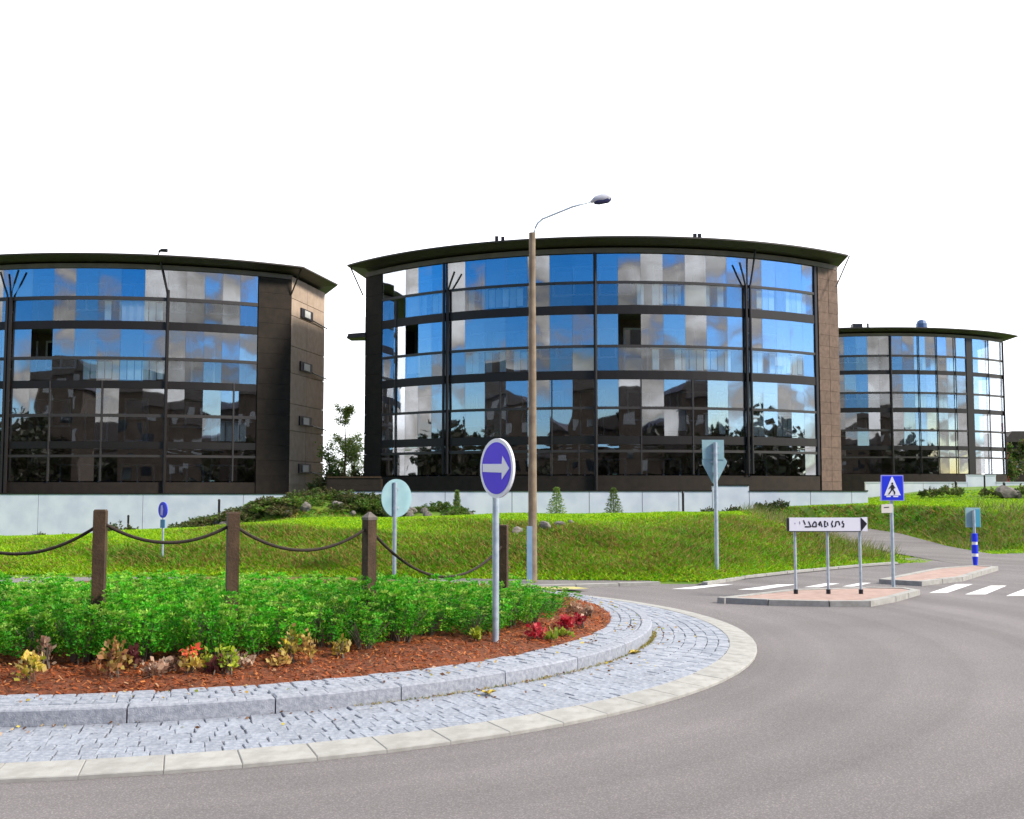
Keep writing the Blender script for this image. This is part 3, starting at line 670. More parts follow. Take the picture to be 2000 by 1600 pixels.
# --- the right building, farther off
CR = (29.6, 101.2); RR = 16.0; Yr = 85.6
rig = empty('apartment_building', (CR[0], CR[1], 0), 'smaller-looking distant curved glass apartment building with a blue roof cowl, behind the crossing sign', 'building', 'curved glass-fronted apartment buildings')
ar = lambda px: pxang(px, CR, RR, 5)
rowsR = rowset([(658, 694, 3, 'up'), (698, 724, 3, 'low'), (732, 766, 2, 'up'), (770, 797, 2, 'low'), (806, 839, 1, 'up'), (843, 871, 1, 'low'), (879, 892, 0, 'up'), (895, 925, 0, 'low')], Yr)
ztR, zbR = zc(658, Yr), zc(925, Yr)
baysR = [(ar(1560), ar(1742), 8), (ar(1742), ar(1890), 7), (ar(1904), ar(1962), 4)]
facade(rig, CR, RR, baysR, rowsR, 21, blind_p=.12)
a0R, a1R = ar(1560), ar(1963)
for y0, y1 in ((694, 698), (766, 770), (839, 843), (892, 895)): MB().arc(CR, RR - .06, RR + .03, a0R, a1R, zc(y1, Yr), zc(y0, Yr)).build('rail', M['rail'], rig)
for y0, y1 in ((724, 732), (797, 806), (871, 879)):
    MB().arc(CR, RR - 2.1, RR - .12, a0R, a1R, zc(y1, Yr) + .05, zc(y0, Yr) - .05).build('balcony_slab', M['slab'], rig)
    MB().arc(CR, RR - .115, RR + .02, a0R, a1R, zc(y1, Yr), zc(y0, Yr)).build('slab_edge', M['frame'], rig)
MB().arc(CR, RR - 2.1, RR, a0R, a1R, 0, zc(926, Yr)).build('plinth', M['brown'], rig)
MB().arc(CR, RR - .35, RR + .03, a0R, a1R, ztR + .02, 13.85).build('fascia', M['fascia'], rig)
MB().arc(CR, RR - 2.0, RR + .05, ar(1890), ar(1902), 0, ztR).build('dividing_pier', M['frame'], rig)
inner_walls(rig, CR, RR, a0R, a1R, [zc(724, Yr), zc(797, Yr), zc(871, Yr)], ztR + .2, [ar(1742)], 2.1, 9, 0)
for p0, p1, y in ((1790, 1880, 724), (1790, 1880, 797), (1760, 1860, 871)): railings(rig, CR, RR, ar(p0), ar(p1), zc(y, Yr), p0 + y, .85)
MB().arc(CR, RR - 2.3, RR - .36, a0R, a1R, ztR + .05, ztR + .2).build('balcony_ceiling', M['slab'], rig)
for px in (1742, 1797, 1832, 1868, 1932, 1960.5): column(rig, CR, RR + .08, ar(px), zbR, ztR, .08 if px in (1742, 1960.5) else .04, name='column' if px == 1742 else 'mullion')
roof_slab(rig, CR, 16.9, ar(1540) - .1, angp(CR, gnd(1976, 657, 14.2)), [(42, 100), (40, 112), (16, 112), (13, 100)], 14.2, RR)
pb = [tuple(cyl(CR, RR - 2.3, a0R + (a1R - a0R) * i / 20, 0)[:2]) for i in range(21)] + [(39, 99), (38, 110), (18, 110)]
MB().prism(pb, 0, 13.8).build('rear_volume', M['brown'], rig)
p = at(1800, 640, 86); MB().tube([p + Vector((0, 0, -.2)), p + Vector((0, 0, .3)), p + Vector((0, 0, .55)), p + Vector((0, 0, .62))], [.42, .42, .30, .12], 12).build('roof_cowl', mat('blue_cowl', (.06, .12, .25), None, .5), rig)
p = at(1673, 637, 86); MB().box(p, (.75, .6, .3)).build('roof_vent', M['metaldark'], rig)
p = at(1695, 638, 86); MB().tube([p + Vector((0, 0, -.2)), p + Vector((0, 0, .25))], .08, 6).build('roof_vent', M['metaldark'], rig)

# ------------------------------------------------------------------ white walls, fences, far house
def white_wall(name, Y, joints, ytop, zb, label, steps=()):
    x0 = (joints[0] - 1000) / F * Y
    root = empty(name, (x0, Y, 0), label, 'wall', 'white retaining walls')
    for a, c in zip(joints[:-1], joints[1:]):
        yt = ytop
        for s0, s1, yy in steps:
            if s0 <= (a + c) / 2 <= s1: yt = yy
        xa, xc = (a - 1000) / F * Y + .012, (c - 1000) / F * Y - .012; z1 = at(1000, yt, Y).z
        MB().box(((xa + xc) / 2, Y, (zb + z1) / 2), (xc - xa, .22, z1 - zb)).build('wall_panel', M['white'], root)
        MB().box(((xa + xc) / 2, Y, z1 + .025), (xc - xa + .02, .28, .05)).build('coping', M['frame'] if ytop > 950 else M['white'], root)
    return root
white_wall('retaining_wall', 50.5, [-420, -120, 80, 283, 478, 566], 965.5, -1.2, 'white retaining wall under the brown building on the left')
white_wall('retaining_wall', 47.5, [648, 760, 870, 1000, 1150, 1253, 1324, 1389, 1461, 1580, 1660, 1692], 960, -.2, 'long white retaining wall with one raised block, below the middle building', [(1389, 1461, 949)])
white_wall('retaining_wall', 69.0, [1688, 1800, 1850, 1886, 1942, 2080], 943, .6, 'far white retaining wall with a raised white block, below the distant building', [(1886, 1942, 929)])
fence = empty('wooden_fence', ((675 - 1000) / F * 51.5, 51.5, 0), 'dark brown board fence behind the white wall, between the two nearer buildings', 'fence')
xa, xb = (640 - 1000) / F * 51.5, (745 - 1000) / F * 51.5
for i in range(4): MB().box(((xa + xb) / 2, 51.5, .9 + .33 * i + .15), (xb - xa, .05, .322)).build('board', M['brown'], fence)
for q in range(3): MB().box((xa + (xb - xa) * q / 2, 51.57, 1.3), (.1, .1, 1.7)).build('post', M['wood'], fence)
MB().box(((xa + xb) / 2, 51.5, 2.245), (xb - xa, .12, .07)).build('top_rail', M['wood'], fence)
hs_ = at(1985, 955, 120)
house = empty('house', (hs_.x, 120, 0), 'far dark house with a red corner board and chimney at the right edge', 'house')
MB().box((hs_.x + 3.2, 123, 3.4), (8.0, 6, 6.8)).build('wall', M['brown'], house)
MB().box((hs_.x - .95, 120.0, 4.7), (.42, .1, 5.5)).build('corner_board', M['red'], house)
MB().vprism([(hs_.x - 1.4, 6.8), (hs_.x + 8, 6.8), (hs_.x + 7, 8.0), (hs_.x - .4, 8.0)], 119.6, 126.5).build('roof', M['roof'], house)
MB().box((hs_.x - .4, 122, 8.5), (.5, .5, 1.0)).build('chimney', M['red'], house)
for q in (.6, 2.4):
    f_ = MB().box((hs_.x + q, 119.96, 4.2), (1.0, .06, 1.3)).build('window', M['wframe'], house); MB().box((hs_.x + q, 119.92, 4.2), (.8, .04, 1.1)).build('pane', M['dglass'], f_)
# ------------------------------------------------------------------ houses across the road behind the viewpoint (mirrored in the glass)
def block(cx, cy, wx, wy, h, seed, label):
    rs = random.Random(seed); root = empty('apartment_block', (cx, cy, 0), label, 'building')
    MB().box((cx, cy, h / 2 - .3), (wx, wy, h + .6)).build('wall', M['blockwall'], root)
    MB().vprism([(cx - wx / 2 - .5, h), (cx + wx / 2 + .5, h), (cx + wx / 2 - 1, h + 1.2), (cx + wx * .1, h + 3.2), (cx - wx / 2 + 1, h + 1.0)], cy - wy / 2, cy + wy / 2 + .4).build('roof', M['roof'], root)
    for fl in range(int(h // 3)):
        x = cx - wx / 2 + 1.5
        while x < cx + wx / 2 - 1.2:
            MB().box((x, cy + wy / 2 + .02, fl * 3 + 1.8), (1.3, .08, 1.3)).build('window', M['dglass'], root); x += rs.choice([2.4, 3.0])
block(-14, -52, 26, 12, 14.5, 1, 'brown apartment block across the road, mirrored in the glass front')
block(20, -60, 24, 12, 13.0, 2, 'brown gabled apartment block across the road, beside a gap in the row')
block(-62, -30, 30, 14, 15, 3, 'brown apartment block far to the side of the road')
block(4, -78, 14, 10, 9, 5, 'low brown house set back in the gap between the two blocks')
block(48, -72, 20, 12, 9, 6, 'long low brown house beyond the gabled block')
block(-42, -66, 20, 12, 10, 7, 'low brown house beyond the end of the row')
block(62, -40, 26, 12, 14, 4, 'brown apartment block standing beyond the road bend')

# ------------------------------------------------------------------ foliage
def leaf_quads(P, D, size, asp, up_bias=.3, seed=0):
    """P centres, D outward dirs → diamond leaves"""
    r_ = np.random.default_rng(seed); n = len(P); d = D + r_.normal(0, .55, (n, 3)); d[:, 2] += up_bias; d /= np.linalg.norm(d, axis=1)[:, None]
    s = np.cross(d, r_.normal(0, 1, (n, 3))); s /= np.linalg.norm(s, axis=1)[:, None] + 1e-9
    L_ = (size * r_.uniform(.6, 1.3, n))[:, None]; W_ = L_ * asp
    return np.stack([P, P + d * L_ * .5 + s * W_ * .5, P + d * L_, P + d * L_ * .5 - s * W_ * .5], 1)
def shrub_mesh(name, h, rad, sprigs, leaves, size, pal, seed, droop=.2, asp=.5):
    r_ = np.random.default_rng(seed); Ps, Ds, Cs = [], [], []
    pal = np.array(pal)
    for i in range(sprigs):
        az = r_.uniform(0, 2 * PI); el = np.arccos(r_.uniform(.12, 1)); ln = h * r_.uniform(.75, 1.08)
        tipv = np.array([np.cos(az) * np.sin(el) * rad, np.sin(az) * np.sin(el) * rad, (.35 + .65 * np.cos(el)) * ln])
        basev = np.array([tipv[0] * .25, tipv[1] * .25, 0])
        t = 1 - r_.uniform(0, 1, leaves) ** 1.5 * .55
        p = basev + (tipv - basev) * t[:, None] + r_.normal(0, .022, (leaves, 3))
        dd = (tipv - basev); dd = dd / np.linalg.norm(dd)
        az2 = r_.uniform(0, 2 * PI, leaves); off = np.stack([np.cos(az2), np.sin(az2), r_.uniform(-.3, .5, leaves)], -1)
        Ps.append(p); Ds.append(off + dd * .6)
        ci = r_.choice(len(pal), leaves); base = pal[r_.choice(len(pal))]
        Cs.append((.5 * pal[ci] + .5 * base) * r_.uniform(.75, 1.25, (leaves, 1)))
    P_, D_, C_ = np.concatenate(Ps), np.concatenate(Ds), np.concatenate(Cs); P_[:, 2] = np.maximum(P_[:, 2], .02)
    return np_mesh(name, leaf_quads(P_, D_, size, asp, .35, seed), 4, M['leaf'], C_)
def stems_mesh(h, rad, n, seed):
    rs = random.Random(seed); b = MB()
    for i in range(n):
        a = rs.uniform(0, 2 * PI); q = rs.uniform(.2, .75) * rad
        b.tube([(math.cos(a) * .04, math.sin(a) * .04, -.03), (math.cos(a) * q * .5, math.sin(a) * q * .5, h * .4), (math.cos(a) * q, math.sin(a) * q, h * .8)], [.008, .006, .003], 4)
    return b.mesh('stem', M['bark'])
GREEN = [(.032, .29, .008), (.055, .38, .012), (.110, .43, .016), (.016, .15, .006), (.25, .46, .03)]
TIPS = [(.14, .42, .02), (.36, .50, .09), (.07, .37, .012)]
def bed_shrub(name, h, rad, stems, seed):
    """upright leafy stems, each ending in a paler tuft"""
    r_ = np.random.default_rng(seed); Ps, Ds, Cs = [], [], []; pal = np.array(GREEN); tp = np.array(TIPS)
    for i in range(stems):
        q = rad * np.sqrt(r_.uniform(0, 1)); az = r_.uniform(0, 2 * PI); hh = h * (1.06 - .30 * (q / rad) ** 2) * r_.uniform(.74, 1.06)
        b0 = np.array([np.cos(az) * q * .55, np.sin(az) * q * .55, 0]); b1 = np.array([np.cos(az) * q * 1.05, np.sin(az) * q * 1.05, hh]); bc = pal[r_.choice(len(pal))]
        k = 46; t = r_.uniform(.22, .97, k); az2 = r_.uniform(0, 2 * PI, k); sp = .036 * (1.1 - .3 * t)
        off = np.stack([np.cos(az2), np.sin(az2), r_.uniform(-.1, .5, k)], -1)
        Ps.append(b0 + (b1 - b0) * t[:, None] + off * (sp * r_.uniform(.1, 1, k))[:, None]); Ds.append(off); Cs.append((.4 * pal[r_.choice(len(pal), k)] + .6 * bc) * r_.uniform(.75, 1.2, (k, 1)))
        k = 30; az2 = r_.uniform(0, 2 * PI, k); off = np.stack([np.cos(az2), np.sin(az2), r_.uniform(.1, .9, k)], -1)
        Ps.append(b1 + off * r_.uniform(0, .022, k)[:, None]); Ds.append(off); Cs.append((.6 * tp[r_.choice(3)] + .4 * bc) * r_.uniform(.85, 1.2, (k, 1)))
    P_, D_, C_ = np.concatenate(Ps), np.concatenate(Ds), np.concatenate(Cs); P_[:, 2] = np.maximum(P_[:, 2], .02)
    return np_mesh(name, leaf_quads(P_, D_, .029, .48, .35, seed), 4, M['leaf'], C_)
sh_var = [(bed_shrub('foliage', .475, .33, 40, 100 + i), stems_mesh(.42, .34, 14, 50 + i)) for i in range(5)]
def in_hedge(x, y):
    r_ = math.hypot(x - IC[0], y - IC[1]); a = math.atan2(x - IC[0], IC[1] - y)
    rmax = 4.42 + .06 * float(sstep(math.radians(25), math.radians(75), a))
    return r_ < rmax and y < 12.9 and a > math.radians(-75)
shrubs = []
step = .42
for iy in range(-14, 3):
    for ix in range(-16, 16):
        x = IC[0] + (ix + .5 * (iy % 2)) * step + random.uniform(-.09, .09); y = IC[1] + iy * step * .88 + random.uniform(-.09, .09)
        if in_hedge(x, y) and abs(x) < .47 * y + .9: shrubs.append((x, y))
POSTS = [(-130, 9.33), (200, 9.2), (458, 9.5), (723, 10.3), (983, 12.3)]
POSTXY = [((px - 1000) / F * Y, Y) for px, Y in POSTS]
for x, y in POSTXY[:4]:
    for dx, dy in ((-.05, -.24), (.24, -.06)): shrubs.append((x + dx, y + dy))
k = 0
for x, y in shrubs:
    if min(math.hypot(x - a, y - c) for a, c in POSTXY) < .13 or random.random() < .09: continue
    d = math.hypot(x - IC[0], y - IC[1]); hs2 = 1.0 - .27 * float(sstep(10.2, 12.9, y)); hs2 *= random.uniform(.66, 1.14)
    if any(abs(x - a) < .1 and -.3 < y - c < 0 for a, c in POSTXY): hs2 = 1.08
    fm, sm = sh_var[k % 5]; k += 1
    o = empty('shrub', (x, y, bed_z(d) - .01), 'low bright green leafy shrub in the dense planting of the roundabout island', 'shrub', 'green shrubs planted on the roundabout')
    o.rotation_euler = (0, 0, random.uniform(0, 6.28)); o.scale = (random.uniform(.9, 1.15),) * 2 + (hs2,)
    link('foliage', fm, o); link('stem', sm, o)

# withered bedding plants on the bark
YEL = [(.60, .46, .04), (.66, .52, .10), (.50, .30, .06), (.30, .34, .03), (.62, .44, .20)]
ORG = [(.52, .24, .09), (.52, .40, .08), (.30, .12, .06), (.48, .36, .10)]
REDC = [(.50, .03, .05), (.42, .02, .04), (.30, .02, .03), (.55, .10, .10)]
DRK = [(.12, .018, .03), (.16, .03, .04), (.07, .02, .02), (.22, .09, .07)]
YGR = [(.28, .36, .02), (.38, .40, .04), (.20, .30, .03)]
BRN = [(.30, .17, .10), (.42, .28, .20), (.22, .10, .06), (.50, .38, .28)]
def bedding(px, py, h, rad, pal, label, flower=None, n=9, size=.055):
    z = .27
    for _ in range(4):
        g = gnd(px, py, z); z = bed_z(math.hypot(g.x - IC[0], g.y - IC[1]))
    o = empty('bedding_plant', (g.x, g.y, z), label, 'plant', 'bedding plants on the bark mulch', random.uniform(0, 6))
    sd_ = int(px * 7 + py)
    link('foliage', shrub_mesh('foliage', h * 1.02, rad * .8, n, 10, size * .9, pal, sd_, asp=.7), o)
    link('stem', stems_mesh(h * 1.05, rad, 4, sd_), o)
    if flower: 
        r_ = np.random.default_rng(sd_); P_ = np.array([0, 0, h * 1.05]) + r_.normal(0, .025, (26, 3)); D_ = r_.normal(0, 1, (26, 3))
        link('flower', np_mesh('flower', leaf_quads(P_, D_, .05, .8, .2, sd_), 4, M['leaf'], np.array(flower)[r_.choice(len(flower), 26)]), o)
    return o
BP = [(60, 1330, .20, .12, YEL, 'large wilted yellow bedding plant nearest the left edge of the bark bed', None, 12), (88, 1308, .22, .06, BRN, 'dry brown stalk standing behind the leftmost yellow bedding plant', None, 6),
      (222, 1322, .24, .15, ORG, 'broad wilted orange and yellow plant, second big clump along the bark', None, 16), (268, 1306, .17, .09, DRK, 'dark purple-red bedding plant right beside the broad orange clump', None, 9),
      (300, 1322, .11, .10, BRN, 'small pale dried plant between the dark red plant and the red-flowered one', None, 7), (372, 1318, .17, .07, YEL, 'yellowing plant with one orange-red flower head on a stalk', [(.65, .05, .03), (.60, .12, .05)], 9),
      (336, 1316, .11, .07, BRN, 'low withered brown plant just left of the red-flowered one', None, 6), (405, 1332, .12, .05, YGR, 'little lime green plant nearest the kerb stones', None, 7),
      (424, 1318, .11, .06, DRK, 'small dark maroon plant beside the lime green one', None, 7), (445, 1316, .20, .09, YGR, 'lime and yellow plant with curled leaves, right of the maroon one', None, 10),
      (470, 1306, .14, .09, BRN, 'dry tan plant leaning out beneath the green shrubs', None, 7), (566, 1294, .26, .06, YEL, 'tall thin yellow plant spike in front of the shrubs', None, 10),
      (602, 1296, .20, .07, ORG, 'orange and yellow plant next to the tall yellow spike', None, 9), (548, 1302, .07, .06, ORG, 'tiny orange plant at the foot of the tall yellow spike', None, 6),
      (665, 1284, .16, .05, YEL, 'lone yellow stalk on the bare red bark', None, 7), (930, 1254, .08, .06, YGR, 'small weed left of the arrow sign pole', None, 6),
      (1046, 1248, .11, .08, REDC, 'bright red bedding plant right of the arrow sign pole', None, 12), (1104, 1230, .13, .07, REDC, 'red bedding plant at the end corner of the shrubs', None, 10),
      (1136, 1226, .13, .08, REDC, 'rightmost red bedding plant near the tip of the bark', None, 11), (1150, 1206, .10, .06, BRN, 'pale brown dried plant behind the rightmost red plant', None, 8),
      (1125, 1200, .12, .07, BRN, 'dry buff plant sticking out behind the end shrub', None, 7), (1078, 1254, .06, .05, YGR, 'tiny green weed between the two groups of red plants', None, 6),
      (1100, 1256, .05, .07, YGR, 'creeping green weed close to the cobbles at the bark tip', None, 8), (1010, 1172, .14, .08, YEL, 'yellow plant showing above the shrubs behind the last wooden post', None, 8)]
for q in BP: bedding(*q[:6], flower=q[6], n=q[7])
# fallen leaves, and weeds along the kerb foot
def litter():
    n = 700; a = rng.uniform(A0, A1, n); r_ = np.where(rng.uniform(0, 1, n) < .55, rng.uniform(RV - .1, RT, n), RK + np.abs(rng.normal(0, .16, n)))
    z = np.where(r_ < RT, .225, .10 - .05 * (r_ - RK) / (RI - RK))
    P_ = np.stack([IC[0] + r_ * np.sin(a), IC[1] - r_ * np.cos(a), z + .004], -1); D_ = np.stack([np.cos(a * 9), np.sin(a * 9), np.zeros(n)], -1)
    pal = np.array(BRN + YEL + [(.16, .07, .03)] * 4); C_ = pal[rng.choice(len(pal), n)]
    return np_mesh('fallen_leaves', leaf_quads(P_, D_ * 2.5, .035, .6, .12, 5), 4, M['leaf'], C_)
o = link('fallen_leaves', litter()); o['kind'] = 'stuff'
def weeds():
    Ps = []
    for a0, a1, n in ((math.radians(-20), math.radians(4), 500), (math.radians(30), math.radians(84), 700), (math.radians(70), math.radians(83), 500)):
        a = rng.uniform(a0, a1, n); r_ = RK + .012 + np.abs(rng.normal(0, .012, n)); Ps.append(np.stack([IC[0] + r_ * np.sin(a), IC[1] - r_ * np.cos(a), np.full(n, .088)], -1))
    P_ = np.concatenate(Ps); n = len(P_); D_ = rng.normal(0, .5, (n, 3)); D_[:, 2] = .5
    pal = np.array([(.20, .17, .04), (.30, .22, .07), (.13, .16, .03), (.34, .28, .12)])
    return np_mesh('kerb_weeds', leaf_quads(P_, D_, .028, .35, .4, 6), 4, M['leaf'], pal[rng.choice(4, n)])
o = link('kerb_weeds', weeds()); o['kind'] = 'stuff'
for px, py, lb in ((953, 1357, 'single yellow leaf lying on the cobbled apron'), (1240, 1278, 'large yellow fallen leaf at the foot of the kerb'), (1262, 1250, 'yellow leaf propped against the bend of the kerb'), (1218, 1277, 'mustard leaf against the kerb foot, left of the large one')):
    g = gnd(px, py, .085); b = MB(); sc_ = .055
    out_ = [(0, -1), (.35, -.5), (.9, -.55), (.6, 0), (.85, .5), (.35, .45), (0, 1), (-.35, .45), (-.85, .5), (-.6, 0), (-.9, -.55), (-.35, -.5)]
    b.v = [(0, 0, .006)] + [(x * sc_ * 1.3, y * sc_ * 1.3, .018 + .012 * ((i % 2) - .3) + abs(x) * .02) for i, (x, y) in enumerate(out_)]
    b.f = [(0, 1 + i, 1 + (i + 1) % 12) for i in range(12)]
    o = link('fallen_leaf', b.mesh('fallen_leaf', mat('yellow_leaf', (.48, .38, .05), (.36, .24, .04), .6, 30)), None, g, (0, 0, random.uniform(0, 6))); tag(o, lb, 'leaf')

# grass blades on the banks and the lawn
def grass():
    n = 660000
    Yb = 1 / rng.uniform(1 / 62., 1 / 19.5, n); X = rng.uniform(-.56, .68, n) * Yb
    z, s, pd = terrain(X, Yb); e = .3; zx = (terrain(X + e, Yb)[0] - z) / e; zy = (terrain(X, Yb + e)[0] - z) / e
    sl_ = np.hypot(zx, zy); keep = (s > .02) & (pd > 1.22) & (Yb < 47.2 + 20 * (X / Yb > .32)) & ~((Yb > 43.5) & (X > -14) & (X < -2.2))
    X, Yb, z, sl_, s, pd = X[keep], Yb[keep], z[keep], sl_[keep], s[keep], pd[keep]; n = len(X)
    rough = np.clip((sl_ - .07) / .10, 0, 1) * np.clip(s / .8, 0.15, 1)
    patch = .5 + .5 * np.sin(X * 1.7 + 2 * np.sin(Yb * .8)) * np.sin(Yb * 1.9 + 1.5 * np.sin(X * .9)); patch2 = .5 + .5 * np.sin(X * .63 + 1) * np.cos(Yb * .5 + X * .31)
    h = (.045 + .045 * rough) * rng.uniform(.6, 1.4, n) * (.8 + .5 * patch); wdt = (.012 + .0005 * Yb) * rng.uniform(.7, 1.4, n)
    th = rng.uniform(0, 2 * PI, n); ux, uy = np.cos(th), np.sin(th); lean = rng.normal(0, .9, (n, 2)) * h[:, None]
    P_ = np.stack([X, Yb, z - .005], -1); sd_ = np.stack([ux * wdt, uy * wdt, np.zeros(n)], -1)
    V = np.stack([P_ - sd_, P_ + sd_, P_ + np.stack([lean[:, 0], lean[:, 1], h], -1)], 1)
    lc = np.array((.31, .49, .004)); rc = np.array((.100, .185, .009)); dc = np.array((.30, .20, .055)); gc = np.array((.10, .33, .008))
    t = rng.uniform(0, 1, n); dry = (t < .06 + .30 * rough * (.45 + .85 * patch2))
    C_ = lc + (rc - lc) * (rough * (.45 + .65 * patch))[:, None]; C_ = np.where((t > .75)[:, None], gc, C_)  # slopes darker: rough growth, plus the bank's shade put into the blade colour
    C_ = np.where((dry & (rough > .12))[:, None], dc, C_) * rng.uniform(.65, 1.3, (n, 1))
    return np_mesh('grass', V, 3, M['grass'], C_)
o = link('grass', grass()); o['kind'] = 'stuff'
def fine_stalks():
    """taller dry stalks on the rough bank beside the path"""
    n = 9000; X = rng.uniform(3, 17, n); Y = rng.uniform(24, 36, n); z, s, pd = terrain(X, Y); k = (s > .5) & (pd > 1.3) & (pd < 4.5); X, Y, z = X[k], Y[k], z[k]; n = len(X)
    h = rng.uniform(.15, .42, n); le = rng.normal(0, .5, (n, 2)) * h[:, None] + np.array([.25, -.05]) * h[:, None]; th = rng.uniform(0, PI, n)
    sd_ = np.stack([np.cos(th), np.sin(th), th * 0], -1) * .012; P_ = np.stack([X, Y, z], -1)
    V = np.stack([P_ - sd_, P_ + sd_, P_ + np.stack([le[:, 0], le[:, 1], h], -1)], 1); pal = np.array([(.20, .20, .06), (.28, .23, .11), (.09, .14, .02), (.13, .19, .02)])
    return np_mesh('tall_grass', V, 3, M['grass'], pal[rng.choice(4, n)])
o = link('tall_grass', fine_stalks()); o['kind'] = 'stuff'

# rock mound with ground-cover shrubs
def rock_mesh(seed, s=1.0):
    rs = random.Random(seed); bm = bmesh.new(); bmesh.ops.create_icosphere(bm, subdivisions=2, radius=.5)
    k = [Vector((rs.gauss(0, 1), rs.gauss(0, 1), rs.gauss(0, 1))).normalized() for _ in range(7)]
    for v in bm.verts:
        d = 1.0
        for q in k: d = min(d, .78 / max(.35, v.co.normalized().dot(q)) if v.co.normalized().dot(q) > .6 else 1.0)
        v.co *= d * rs.uniform(.94, 1.06)
    me = bpy.data.meshes.new('rock'); bm.to_mesh(me); bm.free(); me.materials.append(M['rock']); return me
rocks = [rock_mesh(i) for i in range(5)]
OLV = [(.10, .19, .018), (.16, .22, .03), (.06, .14, .015), (.24, .23, .06), (.08, .22, .018)]
OLD = [(.05, .09, .016), (.08, .11, .024), (.14, .11, .045), (.06, .13, .015)]
DKT = [(.016, .022, .007), (.026, .026, .011), (.034, .027, .015)]
gc_var = [shrub_mesh('ground_cover', .5, .5, 44, 24, .085, OLV if i == 1 else (OLD + [(.16, .10, .05)] if i % 2 else OLD), 300 + i) for i in range(5)]
rs = random.Random(5)
for i in range(46):
    px = rs.uniform(345, 930); Y = rs.uniform(43.2, 45.8); q = on(px, Y); s = rs.uniform(.25, .62)
    o = link('rock', rocks[i % 5], None, q + Vector((0, 0, s * .12)), (rs.uniform(0, 6), rs.uniform(0, 6), rs.uniform(0, 6)), (s, s * rs.uniform(.7, 1), s * .75))
    tag(o, 'grey boulder half sunk in the planted mound in front of the white walls', 'rock', 'boulders on the planted mound')
for i in range(120):
    px = rs.uniform(340, 900) if i < 80 else rs.uniform(350, 760); Y = rs.uniform(43.4, 46.6); q = on(px, Y); s = rs.uniform(.8, 1.6)
    o = link('ground_cover_shrub', gc_var[i % 5], None, q - Vector((0, 0, .05)), (0, 0, rs.uniform(0, 6)), (s, s, s * rs.uniform(.42, .78)))
    tag(o, 'low olive green ground-cover shrub growing among boulders on the mound', 'shrub', 'ground-cover shrubs on the planted mound')
for px, Y, s, lb in ((235, 46, 1.5, 'bushy olive shrub against the white wall behind the first wooden post'), (1430, 45.5, .9, 'flat shrub under the raised block of the white wall'), (1385, 45, .8, 'dark low shrub left of the raised wall block'), (1490, 46, 1.0, 'spreading shrub right of the raised wall block'), (1520, 46.4, .9, 'pale green shrub on the lawn near the stepped white wall'), (1460, 45.2, .7, 'small dark shrub between the two larger ones by the wall'),
                     (1815, 56, 1.1, 'dark bush on the far lawn left of the thin dark pole'), (1855, 56, 1.3, 'rounded dark bush just left of the thin dark pole'), (1930, 56, 1.0, 'bush at the foot of the thin dark pole'), (1995, 55, 1.3, 'dark bush beside the pale boulder at the right edge'), (85, 48.6, .7, 'low creeping plant at the foot of the left white wall'), (130, 48.5, .6, 'second creeping plant along the left white wall')):
    q = on(px, Y); o = link('shrub', gc_var[int(px) % 5], None, q - Vector((0, 0, .04)), (0, 0, px), (s * 1.1, s, s)); tag(o, lb, 'shrub')
for px, s, lb in ((648, 2.6, 'tall dark shrub behind the board fence, left end'), (680, 3.0, 'broad dark shrub behind the middle of the board fence'), (712, 2.6, 'dark shrub behind the board fence, next to the middle building')):
    o = link('shrub', gc_var[int(px) % 5], None, ((px - 1000) / F * 57, 57, 1.1), (0, 0, px), (s, s, s * 1.05)); tag(o, lb, 'shrub')
q = on(1967, 55); o = link('boulder', rocks[1], None, q + Vector((0, 0, .25)), (.2, .1, .5), (1.7, 1.1, .8)); tag(o, 'big pale boulder on the far lawn near the right edge', 'rock')
for i, (px, Y, s, lb) in enumerate(((1092, 24.2, .30, 'grey stone near the bank top right of the lamp post'), (1064, 23.9, .42, 'flat grey stone on the bank beside the lamp post'), (1012, 23.6, .36, 'stone on the bank left of the lamp post'), (1116, 24.4, .2, 'small stone right of the other bank stones'), (1131, 23.2, .13, 'small whitish stone lying midway up the bank'))):
    q = on(px, Y); o = link('boulder', rocks[i % 5], None, q + Vector((0, 0, s * .12)), (i, .3 * i, 2 * i), (s, s * .8, s * .55)); tag(o, lb, 'rock')

def spruce(px, Y, h, rad, label, seed):
    q = on(px, Y); r_ = np.random.default_rng(seed); o = empty('spruce_tree', q, label, 'tree', 'young spruces along the lawn')
    MB().tube([(0, 0, -.05), (0, 0, h * .95)], [.03, .006], 5).build('trunk', M['bark'], o, local=True)
    n = 1700; t = r_.uniform(0, 1, n) ** 1.25; tier = np.floor(t * 9) / 9; frac = t * 9 - np.floor(t * 9)
    rr_ = rad * (1 - tier * .93) * r_.uniform(.15, 1, n) * (1.05 - .35 * frac); az = np.floor(r_.uniform(0, 7, n)) / 7 * 2 * PI + tier * 11 + r_.normal(0, .22, n)
    P_ = np.stack([np.cos(az) * rr_, np.sin(az) * rr_, h * (.05 + .9 * tier) + h * .08 * frac - .12 * rr_], -1); D_ = np.stack([np.cos(az), np.sin(az), np.full(n, .1)], -1)
    pal = np.array([(.12, .24, .04), (.20, .30, .06), (.30, .34, .08), (.08, .17, .03)])
    link('crown', np_mesh('crown', leaf_quads(P_, D_, .085, .35, .2, seed), 4, M['leaf'], pal[r_.choice(4, n)]), o)
spruce(1087, 44.5, 1.25, .50, 'young bushy spruce on the lawn right of the wooden lamp post', 1)
spruce(1198, 44.5, 1.22, .48, 'young spruce in front of the white wall, right of the dark column', 2)
spruce(893, 45.0, 1.05, .22, 'thin young spruce at the end of the planted mound', 3)
